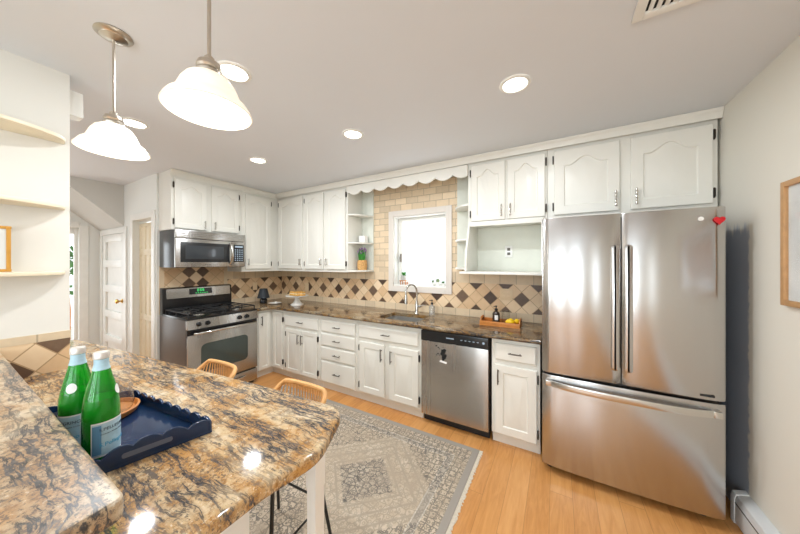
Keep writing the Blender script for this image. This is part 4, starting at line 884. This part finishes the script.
def stool(x, y, rz, label, proto=None):
    c = thing('bar_stool', label, 'stool', (0, 0, 0), 'rattan bar stools at the peninsula')
    SH = .63
    def super_c(r0, r1, z, a0, a1, n): return [(r0 * math.cos(a), r1 * math.sin(a), z) for a in [a0 + (a1 - a0) * k / n for k in range(n + 1)]]
    mb = MB(); mb.tube(super_c(.185, .185, SH, 0, 2 * PI - 2 * PI / 36, 35), .014, 8, True); mb.build('seat_rim', MT['rattan'], c)
    mb = MB()
    for k in range(-9, 10):
        u = k * .019; h = .187 * math.sqrt(max(0, 1 - (u / .186) ** 2)); mb.tube([(u, -h, SH + .002), (u, 0, SH - .012), (u, h, SH + .002)], .0058, 5)
    mb.build('seat_weave', MT['rattan'], c)
    # back: bent rail rising from the seat sides, leaning back (+y)
    rail = []
    for k in range(31):
        s = k / 30; q = 2 * s - 1; w = .182 * math.copysign(min(1, abs(q) * 1.28) ** .9, q) if abs(q) < .78 else .182 * math.copysign(1, q) - .01 * (abs(q) - .78) / .22 * math.copysign(1, q)
        zt = .785 - max(0, (abs(q) - .55) / .45) ** 2 * .17; yy = .205 - .035 * (q * q) - max(0, (abs(q) - .7) / .3) * .12
        rail.append((w, yy, zt))
    mb = MB(); mb.tube(rail, .0135, 10); mb.build('back_rail', MT['rattan'], c)
    mb = MB()
    for k in range(-8, 9):
        u = k * .0195; q = u / .182 / 1.1; yt = .203 - .035 * q * q; zt = .78 - max(0, (abs(q) - .62)) ** 2 * .6; h = math.sqrt(max(0, 1 - (u / .186) ** 2)); mb.tube([(u, .19 * h, SH + .005), (u * 1.04, (yt + .19 * h) / 2 + .008, (SH + zt) / 2), (u * 1.06, yt, zt)], .0046, 5)
    mb.build('back_weave', MT['rattan'], c)
    tops = [(.13, -.11), (.13, .11), (-.13, .11), (-.13, -.11)]; feet = [(.20, -.19), (.20, .19), (-.20, .19), (-.20, -.19)]
    for (a, b), (d, e) in zip(tops, feet): MB().tube([(a, b, SH - .012), (d, e, .010)], .0085, 8).build('leg', MT['wire'], c)
    f = .22 ; k = (SH - .012 - f) / (SH - .02); mb = MB(); pts = [(a + (d - a) * k, b + (e - b) * k, f) for (a, b), (d, e) in zip(tops, feet)]; mb.tube(pts, .0075, 6, True); mb.build('footrest', MT['wire'], c)
    mb = MB(); mb.tube([(t[0], t[1], SH - .014) for t in tops], .0075, 6, True); mb.build('seat_frame', MT['wire'], c)
    c.location = (x, y, 0); c.rotation_euler = (0, 0, rz); return c
s1 = stool(1.90, -2.09, .06, 'rattan bar stool nearer the range')
s2 = copy_tree(s1); s2.location = (2.68, -2.05, 0); s2.rotation_euler = (0, 0, .06); s2['label'] = 'rattan bar stool at the rounded end of the peninsula'
s2.location.z = .009

# ------------------------------------------------------------------ blue tray and what it holds
PZ = .9205
A = Vector((2.915, -2.452)); B = Vector((2.848, -2.758)); Dv = Vector((2.405, -2.50)); Cv = Dv + (B - A)
cT = (A + B + Cv + Dv) / 4
c = thing('scalloped_tray', 'navy blue lacquered tray with scalloped rim on the peninsula', 'tray', (cT.x, cT.y, PZ))
mb = MB(); mb.prism([(p.x, p.y, PZ) for p in (A, B, Cv, Dv)], (0, 0, .010), .002); mb.build('bottom', MT['navy'], c)
def tray_side(p, q, nsc, handle=False):
    d = q - p; L = d.length; d = d / L; nrm = Vector((d.y, -d.x)); mid = (p + q) / 2
    if nrm.dot(cT - mid) < 0: nrm = -nrm
    top = []
    N = nsc * 8
    for k in range(N + 1):
        s = k / N; zz = .036 + .014 * abs(math.sin(PI * nsc * s)) ** .7
        if handle: zz += .012 * math.exp(-((s - .5) / .25) ** 4)
        top.append((s * L, zz))
    pts = [(p.x, p.y, PZ + .009)] + [(p.x + d.x * s, p.y + d.y * s, PZ + z) for s, z in top] + [(q.x, q.y, PZ + .009)]
    t = .008; o = MB().prism(pts, (nrm.x * t, nrm.y * t, 0), .0015).build('rim', MT['navy'], c)
    if handle:
        e = [(p + d * (L * .5 + u)) - nrm * .0006 for u in (-.06, .06)]
        ring2 = rounded_poly([(-.055, .022), (.055, .022), (.055, .036), (-.055, .036)], .006)
        MB().prism([((p + d * (L * .5 + w.x) - nrm * .0006).x, (p + d * (L * .5 + w.x) - nrm * .0006).y, PZ + w.y) for w in ring2], (nrm.x * .0092, nrm.y * .0092, 0)).build('handle_slot', plain('slot_grey', (96, 104, 122), .3), o)
tray_side(A, B, 5, True); tray_side(B, Cv, 9); tray_side(Cv, Dv, 5, True); tray_side(Dv, A, 9)
BZ0 = PZ + .0105
def water_bottle(x, y, label, face):
    c = thing('water_bottle', label, 'bottle', (x, y, BZ0), 'green sparkling water bottles')
    R = .0385
    prof = [(.001, .003), (.028, 0), (.036, .003), (R, .010), (R, .135), (.0375, .155), (.034, .18), (.0275, .21), (.021, .238), (.0165, .258), (.0145, .27), (.0145, .285), (.0155, .288)]
    inner = [(r - .003, h + .004) for r, h in prof[1:]][::-1]
    MB().lathe(prof + [(.0125, .288)] + inner + [(.001, .006)], (x, y, BZ0), 40).build('glass', MT['bottle'], c)
    MB().lathe([(.001, .0065), (.030, .0065), (.0350, .013), (.0350, .135), (.0339, .155), (.0318, .172), (.001, .172)], (x, y, BZ0), 32).build('water', MT['water'], c)
    wrap0 = lambda a, z, r: (x + r * math.cos(face + a), y + r * math.sin(face + a), BZ0 + z)
    mb = MB(); mb.loops([[wrap0(2.1 + 2.1 * k / 24, z, R + .0006) for k in range(25)] for z in (.02, .11)], False, False, False); mb.build('back_label', MT['label'], c)
    MB().lathe([(.0165, .283), (.0168, .286), (.0168, .298), (.0155, .301), (.001, .302)], (x, y, BZ0), 28).build('cap', MT['cap'], c)
    MB().lathe([(.0187, .252), (.0168, .259), (.0152, .270), (.0151, .282)], (x, y, BZ0), 28).build('neck_label', MT['label'], c)
    cyl = lambda a, z, r: (x + r * math.cos(face + a), y + r * math.sin(face + a), BZ0 + z)
    def wrap(name, a0, a1, z0, z1, r, m, par):
        mb = MB(); q = [[cyl(a0 + (a1 - a0) * k / 24, z, r) for k in range(25)] for z in (z0, z1)]; mb.loops(q, False, False, False); return mb.build(name, m, par)
    lb = wrap('label_border', -1.15, 1.15, .018, .113, R + .0004, MT['paper'], c)
    wrap('label', -1.10, 1.10, .022, .109, R + .0007, MT['label'], c)
    wrap('label_panel', -1.08, -.62, .026, .105, R + .0010, MT['label_d'], c)
    fn = lambda r, z0, a0: (lambda u, v, w: cyl(a0 + u / R, z0 + v, r + max(w, 0)))
    text_obj('lettering', 'S.PELLEGRINO', .0115, fn(R + .001, .092, .22), MT['ink'], c)
    text_obj('lettering', 'S.Pellegrino', .015, fn(R + .001, .05, .18), MT['cyan'], c)
    text_obj('lettering', 'SPARKLING NATURAL MINERAL WATER', .0038, fn(R + .001, .079, .22), MT['ink'], c)
    # hang tag medallion on the shoulder
    mb = MB(); rr = []
    for rad in (0.001, .011):
        rr.append([(lambda a, z: cyl(a, z, .0385 - max(0, z - .15) * .20 + .0035))(.62 + rad * math.cos(t) / .033, .19 + rad * 1.25 * math.sin(t)) for t in [2 * PI * k / 20 for k in range(20)]])
    mb.loops(rr, True, False); mb.build('shoulder_label', MT['paper'], c)
    return c
def facing(x, y, off): return math.atan2(-2.93265 - y, 3.91472 - x) + off
water_bottle(2.783, -2.678, 'green glass water bottle nearer the camera, with full pale blue label', facing(2.783, -2.678, .62))
water_bottle(2.662, -2.700, 'green glass water bottle behind, standing to the left', facing(2.662, -2.700, -1.0))
c = thing('wooden_board', 'round wooden board in the blue tray behind the bottles', 'board', (2.495, -2.605, BZ0))
MB().lathe([(.001, 0), (.078, 0), (.088, .008), (.094, .024), (.088, .026), (.080, .012), (.001, .0095)], (2.495, -2.605, BZ0), 36).build('disc', MT['acacia'], c)
for (x, y, lab) in ((2.535, -2.575, 'stemless wine glass on the round board, nearer the tray centre'), (2.445, -2.62, 'stemless wine glass on the round board, farther left')):
    o = MB().lathe([(.001, 0), (.022, .001), (.034, .018), (.038, .04), (.034, .07), (.027, .09), (.0258, .09), (.0325, .07), (.0365, .04), (.0325, .019), (.021, .004), (.001, .003)], (x, y, BZ0 + .0105), 30).build('wine_glass', MT['glass']); tag(recenter(o), lab, 'glass', 'stemless glasses on the board')

# shrub outside the entry door
random.seed(5); c = thing('garden_shrub', 'green shrub outside the entry door glass', 'shrub', (-4.0, -1.6, 0))
mb = MB()
for k in range(260):
    a = random.uniform(0, 2 * PI); e = random.uniform(-.4, 1.5); r = random.uniform(.5, 1.); p = Vector((-4.0 + .7 * r * math.cos(a) * math.cos(e), -1.6 + .7 * r * math.sin(a) * math.cos(e), 1.05 + .75 * r * math.sin(e)))
    d = Vector((random.uniform(-1, 1), random.uniform(-1, 1), random.uniform(-.3, 1))).normalized(); s = d.orthogonal().normalized(); q = p + d * .16; m = (p + q) / 2; w = s.cross(d) * .004
    mb.loops([[p, p + w, p - w * .5], [m - s * .04, m + w, m + s * .04], [q, q + w, q - w * .5]])
mb.build('foliage', MT['leaf'], c, smooth=False); MB().tube([(-4.0, -1.6, 0), (-4.02, -1.58, .6), (-4.0, -1.6, 1.0)], [.05, .04, .03], 8).build('stem', MT['acacia'], c)
struct('ground', MB().box(-7, XL - .16, -6, 3, -.25, -.15), plain('garden_paving', (200, 196, 186), .9, 0, .1, 3))
